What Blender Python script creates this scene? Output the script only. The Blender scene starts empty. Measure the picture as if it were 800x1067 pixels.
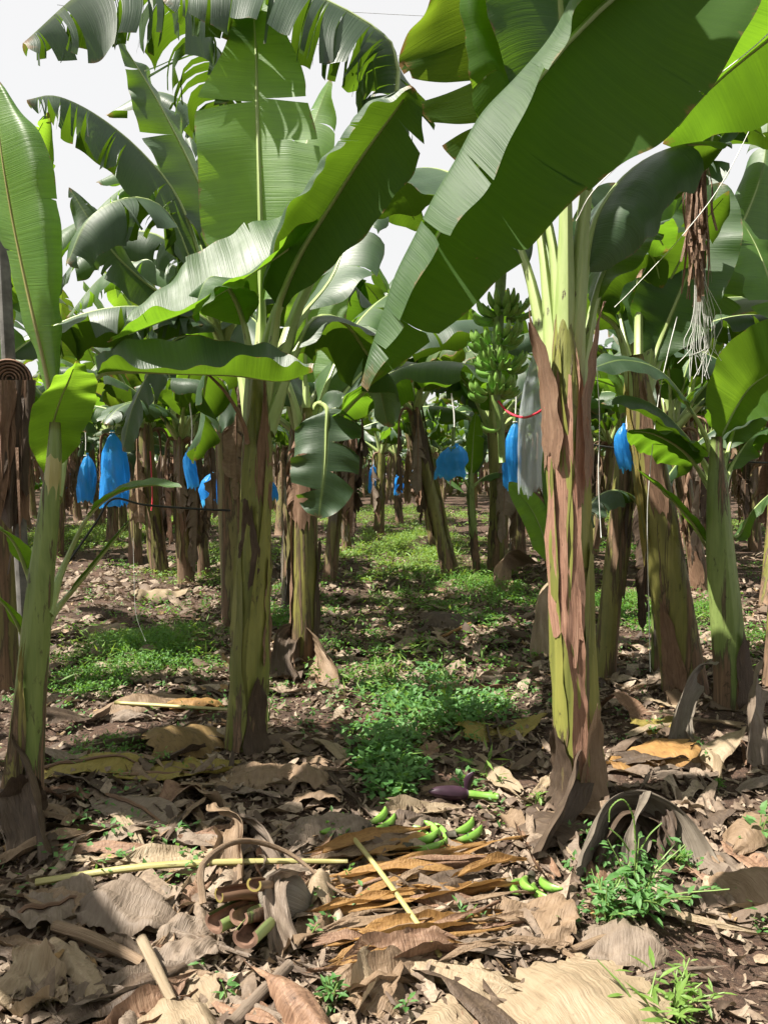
import bpy, math, random
import numpy as np
from mathutils import Vector

rng = np.random.default_rng(11)
sc = bpy.context.scene
COL = sc.collection
TAU = math.tau

# ---------------------------------------------------------------- camera
CAM_H, FPX, PITCH = 1.5, 790.0, math.radians(3.1)
cam_d = bpy.data.cameras.new('camera'); cam = bpy.data.objects.new('camera', cam_d); COL.objects.link(cam)
cam.location = (0, 0, CAM_H); cam.rotation_euler = (math.radians(90) - PITCH, 0, 0)
cam_d.sensor_fit = 'VERTICAL'; cam_d.angle_y = 2 * math.atan(533.5 / FPX)
cam_d.clip_start = 0.05; cam_d.clip_end = 1000
sc.camera = cam

def ray(px, py):
    a, b = (px - 400) / FPX, (533.5 - py) / FPX
    cp, sp = math.cos(PITCH), math.sin(PITCH)
    return np.array([a, b * sp + cp, b * cp - sp])
def P(px, py, Y):
    d = ray(px, py); return np.array([0, 0, CAM_H]) + d * (Y / d[1])
def gz(x, y):
    x = np.asarray(x, float); y = np.asarray(y, float)
    return (0.028 * np.sin(1.3 * x + 0.7 * y + 1) + 0.022 * np.sin(2.1 * y - 0.9 * x) +
            0.016 * np.sin(4.7 * x + 2.3) * np.sin(3.9 * y + .4) + 0.008 * np.sin(9.1 * x + 4 * y) * np.sin(8.3 * y - 3 * x))
def G(px, py):
    d = ray(px, py); t = CAM_H / -d[2]
    for _ in range(4):
        p = d * t; t = (CAM_H - float(gz(p[0], p[1]))) / -d[2]
    p = d * t; return np.array([p[0], p[1], CAM_H + p[2]])
def pts(*l): return np.array([P(*q) for q in l])

# ---------------------------------------------------------------- object helpers
def tag(o, label=None, cat=None, group=None, kind=None):
    if label: o['label'] = label
    if cat: o['category'] = cat
    if group: o['group'] = group
    if kind: o['kind'] = kind
    return o
def mesh_obj(name, v, f, mat, parent=None, org=(0, 0, 0), uv=None, own=False, smooth=True):
    """v (N,3), f (M,k) -> one object; own=True puts the origin at the mesh's base centre."""
    v = np.asarray(v, float) - np.asarray(org, float)
    loc = np.zeros(3)
    if own:
        loc = np.array([v[:, 0].mean(), v[:, 1].mean(), v[:, 2].min()]); v = v - loc
    me = bpy.data.meshes.new(name)
    f = [list(map(int, q)) for q in f] if isinstance(f, list) else f.tolist()
    me.from_pydata(v.tolist(), [], f)
    if uv is not None:
        lay = me.uv_layers.new(name='UVMap')
        li = np.empty(len(me.loops), np.int32); me.loops.foreach_get('vertex_index', li)
        lay.data.foreach_set('uv', np.asarray(uv, np.float32)[li].ravel())
    if smooth: me.polygons.foreach_set('use_smooth', np.ones(len(me.polygons), bool))
    for m in (mat if isinstance(mat, (list, tuple)) else [mat]): me.materials.append(m)
    me.update()
    o = bpy.data.objects.new(name, me); COL.objects.link(o)
    o.location = loc
    if parent is not None: o.parent = parent
    return o
def empty(name, loc):
    o = bpy.data.objects.new(name, None); COL.objects.link(o); o.location = tuple(loc); o.empty_display_size = .1
    return o
def copy_tree(o, parent=None):
    c = o.copy(); COL.objects.link(c)
    if parent is not None: c.parent = parent
    for ch in list(o.children): copy_tree(ch, c)
    return c
class Acc:
    def __init__(s): s.v = []; s.f = []; s.uv = []; s.n = 0
    def add(s, v, f, uv=None):
        s.v.append(np.asarray(v, float)); s.f.append(np.asarray(f, int) + s.n); s.n += len(v)
        s.uv.append(np.zeros((len(v), 2)) if uv is None else np.asarray(uv, float))
    def obj(s, name, mat, parent=None, org=(0, 0, 0), own=False):
        fl = []
        for f in s.f: fl += f.tolist()
        return mesh_obj(name, np.vstack(s.v), fl, mat, parent, org, np.vstack(s.uv), own)

def cr(P_, n):
    """Catmull-Rom through the rows of P_, n samples"""
    P_ = np.asarray(P_, float); k = len(P_)
    if k == 2: return P_[0] + (P_[1] - P_[0]) * np.linspace(0, 1, n)[:, None]
    E = np.vstack([2 * P_[0] - P_[1], P_, 2 * P_[-1] - P_[-2]])
    t = np.linspace(0, k - 1, n); i = np.minimum(t.astype(int), k - 2); u = (t - i)[:, None]
    a, b, c, d = E[i], E[i + 1], E[i + 2], E[i + 3]
    return .5 * (2 * b + (c - a) * u + (2 * a - 5 * b + 4 * c - d) * u ** 2 + (-a + 3 * b - 3 * c + d) * u ** 3)
def arc(P_, n):
    """same, at even arc length"""
    q = cr(P_, 200); s = np.r_[0, np.cumsum(np.linalg.norm(np.diff(q, axis=0), axis=1))]
    u = np.linspace(0, s[-1], n)
    return np.stack([np.interp(u, s, q[:, k]) for k in range(q.shape[1])], 1)
def unit(a): return a / np.maximum(np.linalg.norm(a, axis=-1, keepdims=True), 1e-9)
def wob(x, y, seed, k=5):
    r = np.random.default_rng(seed); o = 0
    for i in range(k):
        a, p, f = r.uniform(0, TAU), r.uniform(0, TAU), 1.0 * 1.55 ** i
        o = o + np.sin(f * (np.cos(a) * x + np.sin(a) * y) + p) / (1.25 ** i)
    return o / 2.4
def gridf(nu, nv, rev=False):
    i, j = np.meshgrid(np.arange(nu), np.arange(nv), indexing='ij'); w = nv + 1
    a = (i * w + j).ravel(); q = np.stack([a, a + w, a + w + 1, a + 1], 1)
    return q[:, ::-1] if rev else q

def tube_data(path, rad, sides=8, ridge=0, seed=0, flat=1.0, cap=True, updir=None):
    path = np.asarray(path, float); n = len(path)
    rad = np.interp(np.linspace(0, 1, n), np.linspace(0, 1, len(rad)), rad) if len(rad) != n else np.asarray(rad, float)
    t = unit(np.gradient(path, axis=0))
    ref = np.array([0, -1, 0.]) if updir is None else np.asarray(updir, float)
    if abs(t[n // 2] @ unit(ref)) > .95: ref = np.array([1., 0, 0])
    a = unit(ref - (t @ ref)[:, None] * t); b = np.cross(t, a)
    th = np.arange(sides + 1) / sides * TAU
    L = np.r_[0, np.cumsum(np.linalg.norm(np.diff(path, axis=0), axis=1))]
    R = np.ones((n, sides + 1)) * rad[:, None]
    if ridge:
        for kk in range(3):
            ph = (kk * 2.2 + seed * 1.7 + L * .35)[:, None]
            fr = ((th[None, :] - ph) / TAU) % 1.0
            R *= 1 + ridge * (fr - .5) * (fr > .06) * (.8 + .3 * kk)
        R *= 1 + .02 * wob(th[None, :] * 0 + np.cos(th)[None, :] * 2, L[:, None] * 4, seed)
        R[:, -1] = R[:, 0]
    v = path[:, None, :] + R[..., None] * (np.cos(th)[None, :, None] * a[:, None, :] * flat + np.sin(th)[None, :, None] * b[:, None, :])
    uv = np.stack(np.broadcast_arrays(th[None, :] / TAU, L[:, None]), -1)
    v = v.reshape(-1, 3); uv = uv.reshape(-1, 2); f = gridf(n - 1, sides).tolist()
    if cap:
        w = sides + 1
        for row in (0, n - 1):
            c = len(v); v = np.vstack([v, path[row]]); uv = np.vstack([uv, [.5, L[row]]])
            for k in range(sides):
                q = [row * w + k, row * w + k + 1, c]; f.append(q if row else q[::-1])
    return v, f, uv
def tube(name, path, rad, mat, parent=None, org=(0, 0, 0), own=False, **k):
    v, f, uv = tube_data(path, rad, **k)
    return mesh_obj(name, v, f, mat, parent, org, uv, own)

# ---------------------------------------------------------------- materials
class NT:
    def __init__(s, name):
        m = bpy.data.materials.new(name); m.use_nodes = True; s.m = m; s.t = m.node_tree; s.t.nodes.clear()
        s.out = s.t.nodes.new('ShaderNodeOutputMaterial')
    def n(s, typ, ins=None, **pr):
        x = s.t.nodes.new(typ)
        for k, v in pr.items(): setattr(x, k, v)
        for k, v in (ins or {}).items(): s.set(x, k, v)
        return x
    def set(s, x, k, v):
        if hasattr(v, 'is_output'): s.t.links.new(v, x.inputs[k])
        else: x.inputs[k].default_value = v
    def math(s, op, a, b=0.0, c=0.0, clamp=False):
        x = s.n('ShaderNodeMath', operation=op, use_clamp=clamp)
        for i, v in enumerate((a, b, c)): s.set(x, i, v)
        return x.outputs[0]
    def mix(s, f, a, b, blend='MIX'):
        x = s.n('ShaderNodeMix', data_type='RGBA', blend_type=blend)
        for i, v in ((0, f), (6, a), (7, b)):
            if not hasattr(v, 'is_output') and i > 0: v = (*v[:3], 1)
            s.set(x, i, v)
        return x.outputs[2]
    def noise(s, vec, scale=5., detail=3., rough=.55, dist=0.):
        x = s.n('ShaderNodeTexNoise', {'Vector': vec, 'Scale': scale, 'Detail': detail, 'Roughness': rough, 'Distortion': dist}); return x.outputs[0]
    def maprange(s, v, a, b, c=0., d=1.):
        x = s.n('ShaderNodeMapRange', {'Value': v, 'From Min': a, 'From Max': b, 'To Min': c, 'To Max': d}); x.clamp = True; return x.outputs[0]
    def mapping(s, vec, scale, loc=None):
        x = s.n('ShaderNodeMapping', {'Vector': vec, 'Scale': scale})
        if loc is not None: s.set(x, 'Location', loc)
        return x.outputs[0]
    def ramp(s, f, stops):
        x = s.n('ShaderNodeValToRGB', {'Fac': f}); e = x.color_ramp.elements
        while len(e) < len(stops): e.new(.5)
        for q, (p, c) in zip(e, stops): q.position = p; q.color = (*c, 1)
        return x.outputs[0]
    def uv(s): return s.n('ShaderNodeTexCoord').outputs['UV']
    def objc(s): return s.n('ShaderNodeTexCoord').outputs['Object']
    def gpos(s): return s.n('ShaderNodeNewGeometry').outputs['Position']
    def rnd(s): return s.n('ShaderNodeObjectInfo').outputs['Random']
    def island(s): return s.n('ShaderNodeNewGeometry').outputs['Random Per Island']
    def bump(s, h, st=.3, dist=.01): return s.n('ShaderNodeBump', {'Height': h, 'Strength': st, 'Distance': dist}).outputs[0]
    def bsdf(s, col, rough=.5, spec=.5, normal=None, **k):
        d = {'Base Color': col if hasattr(col, 'is_output') else (*col[:3], 1), 'Roughness': rough, 'Specular IOR Level': spec}
        if normal is not None: d['Normal'] = normal
        for a, b in k.items(): d[a.replace('_', ' ')] = b
        return s.n('ShaderNodeBsdfPrincipled', d).outputs[0]
    def end(s, sh): s.t.links.new(sh, s.out.inputs['Surface']); return s.m
    def thin(s, sh, tcol, fac, normal=None):
        t = s.n('ShaderNodeBsdfTranslucent', {'Color': tcol if hasattr(tcol, 'is_output') else (*tcol[:3], 1)})
        if normal is not None: s.set(t, 'Normal', normal)
        x = s.n('ShaderNodeMixShader'); s.set(x, 0, fac); s.t.links.new(sh, x.inputs[1]); s.t.links.new(t.outputs[0], x.inputs[2])
        return x.outputs[0]

def mat_leaf(name, dark, light, tcol, tf=.42, rough=.4, brown=.0):
    k = NT(name); uv = k.uv(); r = k.rnd()
    off = k.n('ShaderNodeCombineXYZ', {0: k.math('MULTIPLY', r, 37.), 1: k.math('MULTIPLY', r, 11.)}).outputs[0]
    ve = k.noise(k.mapping(uv, (130, 1.2, 1), off), 1., 2, .6)
    ve2 = k.noise(k.mapping(uv, (420, 2.2, 1), off), 1., 1, .5)
    big = k.noise(k.mapping(uv, (5, 2.5, 1), off), 1., 4, .6)
    f = k.math('ADD', k.math('MULTIPLY', ve, .55), k.math('MULTIPLY', big, .6))
    col = k.mix(k.maprange(f, .38, .72), dark, light)
    dust = k.noise(k.mapping(uv, (9, 4, 1), off), 1., 5, .7)
    col = k.mix(k.maprange(dust, .5, .75, 0, .09), col, (.13, .15, .08))
    col = k.mix(k.math('MULTIPLY', r, .5), col, (dark[0] * .9, dark[1] * .82, dark[2] * 1.1))
    sx = k.n('ShaderNodeSeparateXYZ', {0: uv})
    av = k.math('ABSOLUTE', k.math('MULTIPLY_ADD', sx.outputs[1], 2., -1.))
    midl = k.maprange(av, .0, .09, 1, 0)
    col = k.mix(k.math('MULTIPLY', midl, .5), col, (.22, .30, .07))
    # dry margin and freckles
    en = k.noise(k.mapping(uv, (26, 5, 1), off), 1., 4, .7)
    ed = k.maprange(k.math('ADD', av, k.math('MULTIPLY', en, .35 + brown)), 1.17, 1.23)
    tip = k.maprange(k.math('ADD', sx.outputs[0], k.math('MULTIPLY', en, .10)), 1.02, 1.05)
    sp = k.maprange(k.noise(k.mapping(uv, (34, 9, 1), off), 1., 3, .6), .735 - brown * .2, .76 - brown * .2)
    dry = k.math('MAXIMUM', k.math('MAXIMUM', ed, tip), k.math('MULTIPLY', sp, .8))
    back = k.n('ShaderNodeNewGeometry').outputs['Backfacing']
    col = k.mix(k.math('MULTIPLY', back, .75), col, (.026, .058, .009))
    col = k.mix(dry, col, (.19, .11, .045))
    tc = k.mix(k.maprange(f, .35, .8), (tcol[0] * .7, tcol[1] * .72, tcol[2]), tcol)
    tc = k.mix(dry, tc, (.28, .15, .05))
    nb = k.bump(k.math('ADD', k.math('MULTIPLY', ve, 1.), k.math('MULTIPLY', ve2, .6)), .34, .006)
    ro = k.math('ADD', k.maprange(big, .3, .7, rough - .06, rough + .12), k.math('MULTIPLY', back, .22), clamp=True)
    sh = k.bsdf(col, ro, k.math('MULTIPLY_ADD', back, -.58, .68), nb)
    return k.end(k.thin(sh, tc, tf, nb))
L_MID = mat_leaf('leaf_green', (.022, .062, .014), (.050, .112, .024), (.22, .44, .018), .38, .50)
L_DARK = mat_leaf('leaf_deep_green', (.017, .046, .018), (.036, .080, .030), (.16, .30, .012), .27, .47)
L_BRIGHT = mat_leaf('leaf_young_green', (.05, .135, .018), (.10, .21, .03), (.34, .60, .03), .45, .5)
L_OLD = mat_leaf('leaf_weathered_green', (.030, .062, .014), (.060, .105, .024), (.26, .40, .02), .32, .48, .12)

def mat_rib(name, c1, c2):
    k = NT(name); uv = k.uv(); r = k.rnd()
    n1 = k.noise(k.mapping(uv, (6, 3, 1)), 1., 4)
    sx = k.n('ShaderNodeSeparateXYZ', {0: k.objc()})
    col = k.mix(k.maprange(n1, .3, .7), c1, c2)
    col = k.mix(k.maprange(k.noise(k.mapping(uv, (9, 7, 1)), 1., 4, .7), .64, .70), col, (.06, .035, .025))
    return k.end(k.bsdf(col, .42, .45, k.bump(k.noise(k.mapping(uv, (60, 2, 1)), 1., 2), .25, .004)))
RIB = mat_rib('leaf_stalk', (.20, .28, .08), (.34, .40, .17))
RIB_Y = mat_rib('leaf_stalk_yellow', (.24, .22, .07), (.40, .36, .16))

def mat_stem(name, greens, brownness, seed=0.):
    k = NT(name); uv = k.uv(); r = k.rnd()
    ob = k.objc()
    off = k.n('ShaderNodeCombineXYZ', {0: k.math('MULTIPLY', r, 17.), 1: k.math('MULTIPLY', r, 13.), 2: k.math('MULTIPLY', r, 29.)}).outputs[0]
    fib = k.noise(k.mapping(ob, (70, 70, 2.5), off), 1., 3, .6)
    big = k.noise(k.mapping(ob, (7, 7, 1.6), off), 1., 4, .6, .6)
    sh_ = k.noise(k.mapping(ob, (15, 15, .9), off), 1., 6, .62, .5)
    dk = k.noise(k.mapping(ob, (22, 22, 9), off), 1., 5, .7, .4)
    g = k.mix(k.maprange(k.math('ADD', big, k.math('MULTIPLY', fib, .35)), .42, .85), greens[0], greens[1])
    br = k.mix(k.maprange(fib, .3, .7), (.075, .047, .030), (.235, .145, .088))
    z = k.n('ShaderNodeSeparateXYZ', {0: ob}).outputs[2]
    low = k.maprange(z, .0, .45, .16, 0)
    f = k.maprange(k.math('ADD', sh_, low), .58 - brownness, .65 - brownness)
    col = k.mix(f, g, br)
    edge = k.math('MULTIPLY', k.maprange(k.math('ADD', sh_, low), .57 - brownness, .60 - brownness), k.maprange(k.math('ADD', sh_, low), .65 - brownness, .61 - brownness))
    col = k.mix(k.math('MULTIPLY', edge, .75), col, (.045, .026, .02))
    col = k.mix(k.math('MULTIPLY', k.maprange(dk, .60, .68), .8), col, (.035, .025, .016))
    col = k.mix(k.maprange(fib, .68, .8), col, (.03, .022, .014))
    h = k.math('ADD', k.math('MULTIPLY', fib, .6), k.math('MULTIPLY', f, .8))
    ro = k.maprange(f, 0, 1, .42, .8)
    return k.end(k.bsdf(col, ro, .4, k.bump(h, .5, .012)))
S_GREEN = mat_stem('pseudostem_green', ((.085, .10, .024), (.215, .215, .052)), -.01)
S_MIX = mat_stem('pseudostem_mottled', ((.085, .088, .026), (.20, .185, .05)), .05)
S_BROWN = mat_stem('pseudostem_dry', ((.10, .095, .035), (.22, .19, .07)), .09)
S_YOUNG = mat_stem('pseudostem_young', ((.075, .12, .026), (.19, .25, .075)), .01)

def mat_dry(name, cols, tf=.12, uvscale=(4, 40), spot=.0):
    k = NT(name); uv = k.uv(); r = k.rnd()
    off = k.n('ShaderNodeCombineXYZ', {0: k.math('MULTIPLY', r, 31.), 1: k.math('MULTIPLY', r, 17.)}).outputs[0]
    st = k.noise(k.mapping(uv, (uvscale[1], uvscale[0], 1), off), 1., 3, .6)
    big = k.noise(k.mapping(uv, (4, 4, 1), off), 1., 5, .65, .5)
    f = k.math('ADD', k.math('MULTIPLY', st, .5), k.math('MULTIPLY', big, .6))
    col = k.ramp(k.maprange(f, .32, .78), [(0, cols[0]), (.5, cols[1]), (1, cols[2])])
    col = k.mix(k.maprange(k.noise(k.mapping(uv, (14, 14, 1), off), 1., 5, .7), .60 - spot, .72 - spot, 0, .75), col, tuple(c * .28 for c in cols[0]))
    col = k.mix(k.math('MULTIPLY', r, .35), col, tuple(c * .6 for c in cols[1]))
    nb = k.bump(k.math('ADD', st, k.math('MULTIPLY', big, .6)), .6, .012)
    return k.end(k.thin(k.bsdf(col, .62, .35, nb), tuple(min(1, c * 1.1) for c in cols[1]), tf, nb))
D_TAN = mat_dry('dry_leaf_tan', ((0.109, 0.071, 0.043), (0.212, 0.144, 0.090), (0.302, 0.221, 0.149)))
D_GREY = mat_dry('dry_leaf_grey', ((0.109, 0.080, 0.058), (0.186, 0.142, 0.107), (0.268, 0.214, 0.165)))
D_ORANGE = mat_dry('dry_leaf_orange', ((0.150, 0.075, 0.030), (0.300, 0.165, 0.056), (0.390, 0.240, 0.083)), .2)
D_DARK = mat_dry('dry_leaf_dark', ((0.032, 0.021, 0.015), (0.077, 0.052, 0.035), (0.133, 0.095, 0.063)))
D_PALE = mat_dry('dry_leaf_pale', ((0.192, 0.136, 0.084), (0.307, 0.235, 0.153), (0.385, 0.313, 0.221)), .15)
D_YELLOW = mat_dry('fading_leaf_yellow', ((0.144, 0.114, 0.027), (0.252, 0.198, 0.048), (0.300, 0.240, 0.078)), .22)
D_SHEATH = mat_dry('dry_sheath_brown', ((0.068, 0.036, 0.022), (0.200, 0.116, 0.072), (0.336, 0.224, 0.148)), .05, (2.5, 38), .03)
D_FIBRE = mat_dry('dry_sheath_fibrous', ((0.072, 0.058, 0.046), (0.156, 0.130, 0.100), (0.234, 0.202, 0.163)), .05, (1.5, 60))
D_SPOT = mat_dry('dry_leaf_spotted', ((0.102, 0.060, 0.024), (0.180, 0.114, 0.042), (0.228, 0.156, 0.060)), .12, (4, 30), .08)

D_PINK = mat_dry('dry_sheath_pinkish', ((.10, .05, .035), (.31, .17, .115), (.46, .29, .205)), .04, (2.0, 44), .03)
def mat_litter():
    k = NT('leaf_litter'); i = k.island(); g = k.gpos()
    col = k.ramp(i, [(0, (.042, .028, .02)), (.25, (.11, .076, .054)), (.55, (.19, .14, .10)), (.8, (.27, .207, .152)), (.95, (.35, .28, .21)), (1, (.28, .17, .065))])
    n1 = k.noise(g, 60., 4, .65)
    col = k.mix(k.maprange(n1, .42, .72, 0, .7), col, (.06, .042, .03))
    nb = k.bump(n1, .5, .008)
    return k.end(k.thin(k.bsdf(col, .65, .3, nb), (.35, .25, .15), .1))
M_LITTER = mat_litter()
def mat_soil():
    k = NT('soil'); g = k.gpos()
    b = k.noise(g, 1.6, 5, .6); s = k.noise(g, 38., 6, .7); s2 = k.noise(g, 9., 5, .65)
    col = k.mix(k.maprange(b, .35, .65), (.062, .042, .031), (.15, .088, .060))
    col = k.mix(k.maprange(s, .4, .65), tuple([.05, .033, .025]), col)
    col = k.mix(k.maprange(k.noise(g, 75., 4, .7), .62, .68, 0, .7), col, (.28, .20, .14))
    h = k.math('ADD', k.math('MULTIPLY', s, .5), s2)
    return k.end(k.bsdf(col, .9, .2, k.bump(h, .9, .05)))
M_SOIL = mat_soil()
def mat_weed(name, a, b, t, tf=.35):
    k = NT(name); i = k.island()
    col = k.mix(i, a, b)
    return k.end(k.thin(k.bsdf(col, .5, .35), k.mix(i, tuple(c * .7 for c in t), t), tf))
W_FINE = mat_weed('weed_fine', (.045, .13, .02), (.10, .22, .04), (.25, .50, .04))
W_BROAD = mat_weed('weed_broad', (.05, .14, .035), (.115, .24, .075), (.25, .48, .07))
W_LIGHT = mat_weed('weed_light', (.09, .17, .03), (.16, .27, .06), (.36, .52, .06))
def mat_simple(name, col, rough=.5, spec=.5, var=.25, scale=30., tf=0., tcol=None, bump=.2):
    k = NT(name); o = k.objc()
    n1 = k.noise(o, scale, 4, .6)
    c = k.mix(k.maprange(n1, .3, .75), tuple(x * (1 - var) for x in col), tuple(min(1, x * (1 + var)) for x in col))
    nb = k.bump(n1, bump, .006)
    sh = k.bsdf(c, rough, spec, nb)
    if tf: sh = k.thin(sh, tcol, tf, nb)
    return k.end(sh)
def mat_banana(name, a, b):
    k = NT(name); y = k.n('ShaderNodeSeparateXYZ', {0: k.uv()}).outputs[1]; i = k.island()
    n1 = k.noise(k.objc(), 22., 4, .65)
    c = k.mix(k.maprange(k.math('ADD', n1, k.math('MULTIPLY', i, .5)), .4, 1.1), a, b)
    c = k.mix(k.maprange(k.noise(k.objc(), 60., 3, .6), .66, .74, 0, .7), c, (.05, .06, .02))
    c = k.mix(k.maprange(y, .146, .158), c, (.03, .025, .015)); c = k.mix(k.maprange(y, .03, .005), c, (.20, .26, .08))
    return k.end(k.bsdf(c, .42, .45, k.bump(n1, .2, .004)))
M_BANANA = mat_banana('banana_skin', (.105, .24, .035), (.21, .36, .075))
M_BANANA2 = mat_banana('banana_skin_bright', (.085, .21, .025), (.17, .32, .05))
M_BTIP = mat_simple('banana_stub', (.04, .035, .02), .7)
M_STALK = mat_simple('bunch_stalk', (.13, .20, .05), .5, .4, .3)
def mat_bag():
    k = NT('blue_bag_film'); o = k.objc()
    w = k.noise(k.mapping(o, (12, 12, 3)), 1., 4, .6, .6)
    c = k.mix(k.maprange(w, .35, .7), (.03, .25, .60), (.07, .42, .88))
    nb = k.bump(w, .8, .03)
    sh = k.thin(k.bsdf(c, .32, .5, nb), (.10, .55, 1.), .58)
    t = k.n('ShaderNodeBsdfTransparent', {'Color': (.25, .55, 1, 1)}); x = k.n('ShaderNodeMixShader'); k.set(x, 0, k.maprange(w, .3, .7, .05, .28))
    k.t.links.new(sh, x.inputs[1]); k.t.links.new(t.outputs[0], x.inputs[2])
    return k.end(x.outputs[0])
M_BAG = mat_bag()
def mat_clear():
    k = NT('clear_plastic_film'); o = k.objc()
    w = k.noise(k.mapping(o, (14, 14, 2)), 1., 4, .6, .6)
    sh = k.bsdf((.36, .40, .42), .3, .5, k.bump(w, .8, .03))
    t = k.n('ShaderNodeBsdfTransparent'); x = k.n('ShaderNodeMixShader'); k.set(x, 0, .55)
    k.t.links.new(k.thin(sh, (.5, .55, .55), .4), x.inputs[1]); k.t.links.new(t.outputs[0], x.inputs[2])
    return k.end(x.outputs[0])
M_CLEAR = mat_clear()
M_TWINE = mat_simple('white_twine', (.62, .62, .58), .6)
M_RED = mat_simple('red_twine', (.55, .03, .06), .5)
M_HOSE = mat_simple('black_hose', (.012, .013, .013), .45)
M_WIRE = mat_simple('grey_wire', (.30, .31, .32), .5)
M_POLE = mat_simple('weathered_pole', (.13, .125, .115), .8, .2, .4, 14)
M_BUD = mat_simple('purple_bud', (.034, .014, .026), .45, .4, .4, 14)
M_CUT = mat_simple('cut_stem_end', (.17, .10, .07), .75, .2, .6, 22)
M_ORANGE = mat_simple('cut_edge_orange', (.55, .30, .03), .5)

# ---------------------------------------------------------------- blades
def width_profile(x):
    x = np.clip(x, 0, 1)
    rise = np.minimum(1, x / .22) ** .65
    fall = np.maximum(0, 1 - (np.maximum(0, x - .5) / .5) ** 2.3) ** .72
    return rise * fall
class PathS:
    """blade grown on a midrib curve; strips hang towards the ground as droop grows"""
    def __init__(s, path, hint=None, b=None, W=.3, start=.2, fold=(.2, .2), droop=(.3, .3), wave=.02, seed=0, sweep=.14):
        s.mid = arc(path, 65); s.t = unit(np.gradient(s.mid, axis=0))
        if b is None:
            h = np.asarray(hint, float)
            if h.ndim == 2: h = h[0] + (h[1] - h[0]) * np.linspace(0, 1, 65)[:, None]
            else: h = np.tile(h, (65, 1))
            n = unit(h - (h * s.t).sum(1, keepdims=True) * s.t)
            s.n = n; s.b = np.cross(n, s.t)
        else:
            s.b = np.tile(unit(np.asarray(b, float)), (65, 1)); s.n = unit(np.cross(s.t, s.b))
        s.W, s.start, s.fold, s.droop, s.wave, s.seed, s.sweep = W, start, fold, droop, wave * min(1, W / .22) ** 1.5, seed, sweep
    def at(s, A, u):
        g = np.linspace(0, 1, 65); return np.stack([np.interp(u, g, A[:, k]) for k in range(3)], -1)
    def __call__(s, u, v, side, dr, tw):
        q = s.start + (1 - s.start) * np.clip(u, 0, 1)
        p, t, b, n = s.at(s.mid, q), s.at(s.t, q), s.at(s.b, q), s.at(s.n, q)
        k = 0 if side < 0 else 1
        w = s.W * width_profile(u)
        d0 = side * b * math.cos(s.fold[k]) - n * math.sin(s.fold[k])
        d0 = unit(d0 + tw[..., None] * n)
        K = 6; acc = np.zeros_like(p); vv = v
        down = np.array([0, 0, -1.])
        for i in range(K):
            m = vv * (i + .5) / K
            h = np.clip((s.droop[k] + dr) * m, 0, .95)
            acc += unit(d0 * (1 - h)[..., None] + down * h[..., None]) * (vv / K)[..., None]
        p = p + acc * w[..., None] + t * (s.sweep * w * v)[..., None]
        wv = s.wave * (np.sin(23 * u + s.seed + side) + .7 * np.sin(41 * u + 2.1 * s.seed)) * v ** 1.6
        return p + n * (wv * np.minimum(1, w / (s.W * .4)))[..., None]
class LoftS:
    """blade through several measured curves, each running from leaf base to tip"""
    def __init__(s, curves, vs, hint=(0, 0, 1), wave=.01, seed=0):
        C = np.stack([cr(c, 60) for c in curves])                       # nc,60,3
        vg = np.linspace(-1, 1, 41); vs = np.asarray(vs, float)
        kn = np.interp(vg, vs, np.arange(len(vs)))
        # smooth across: sample the cross polyline then blur gently
        i = np.minimum(kn.astype(int), len(vs) - 2); f = (kn - i)[:, None, None]
        Gd = C[i] * (1 - f) + C[i + 1] * f
        for _ in range(4): Gd[1:-1] = .25 * Gd[:-2] + .5 * Gd[1:-1] + .25 * Gd[2:]
        s.G = Gd.transpose(1, 0, 2)                                      # 60(u),41(v),3
        du = np.gradient(s.G, axis=0); dv = np.gradient(s.G, axis=1); N = unit(np.cross(du, dv)); s.N = N
        s.flip = (N.mean((0, 1)) @ np.asarray(hint, float)) < 0
        s.wave, s.seed = wave, seed
        s.mid = s.G[:, 20]
    def samp(s, A, u, w):
        a = np.clip(u, 0, 1) * 59; b = (np.clip(w, -1, 1) + 1) * 20
        i = np.minimum(a.astype(int), 58); j = np.minimum(b.astype(int), 39); f = (a - i)[..., None]; g = (b - j)[..., None]
        return (A[i, j] * (1 - f) + A[i + 1, j] * f) * (1 - g) + (A[i, j + 1] * (1 - f) + A[i + 1, j + 1] * f) * g
    def __call__(s, u, v, side, dr, tw):
        p = s.samp(s.G, u, side * v); n = s.samp(s.N, u, side * v) * (-1 if s.flip else 1)
        wv = s.wave * (np.sin(25 * u + s.seed + side) + .7 * np.sin(47 * u + 2.1 * s.seed)) * v ** 1.6
        return p + n * (wv + tw * .06 - dr * .05)[..., None] - np.array([0, 0, 1.]) * (np.maximum(dr, 0) * .03 * v)[..., None]

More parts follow.
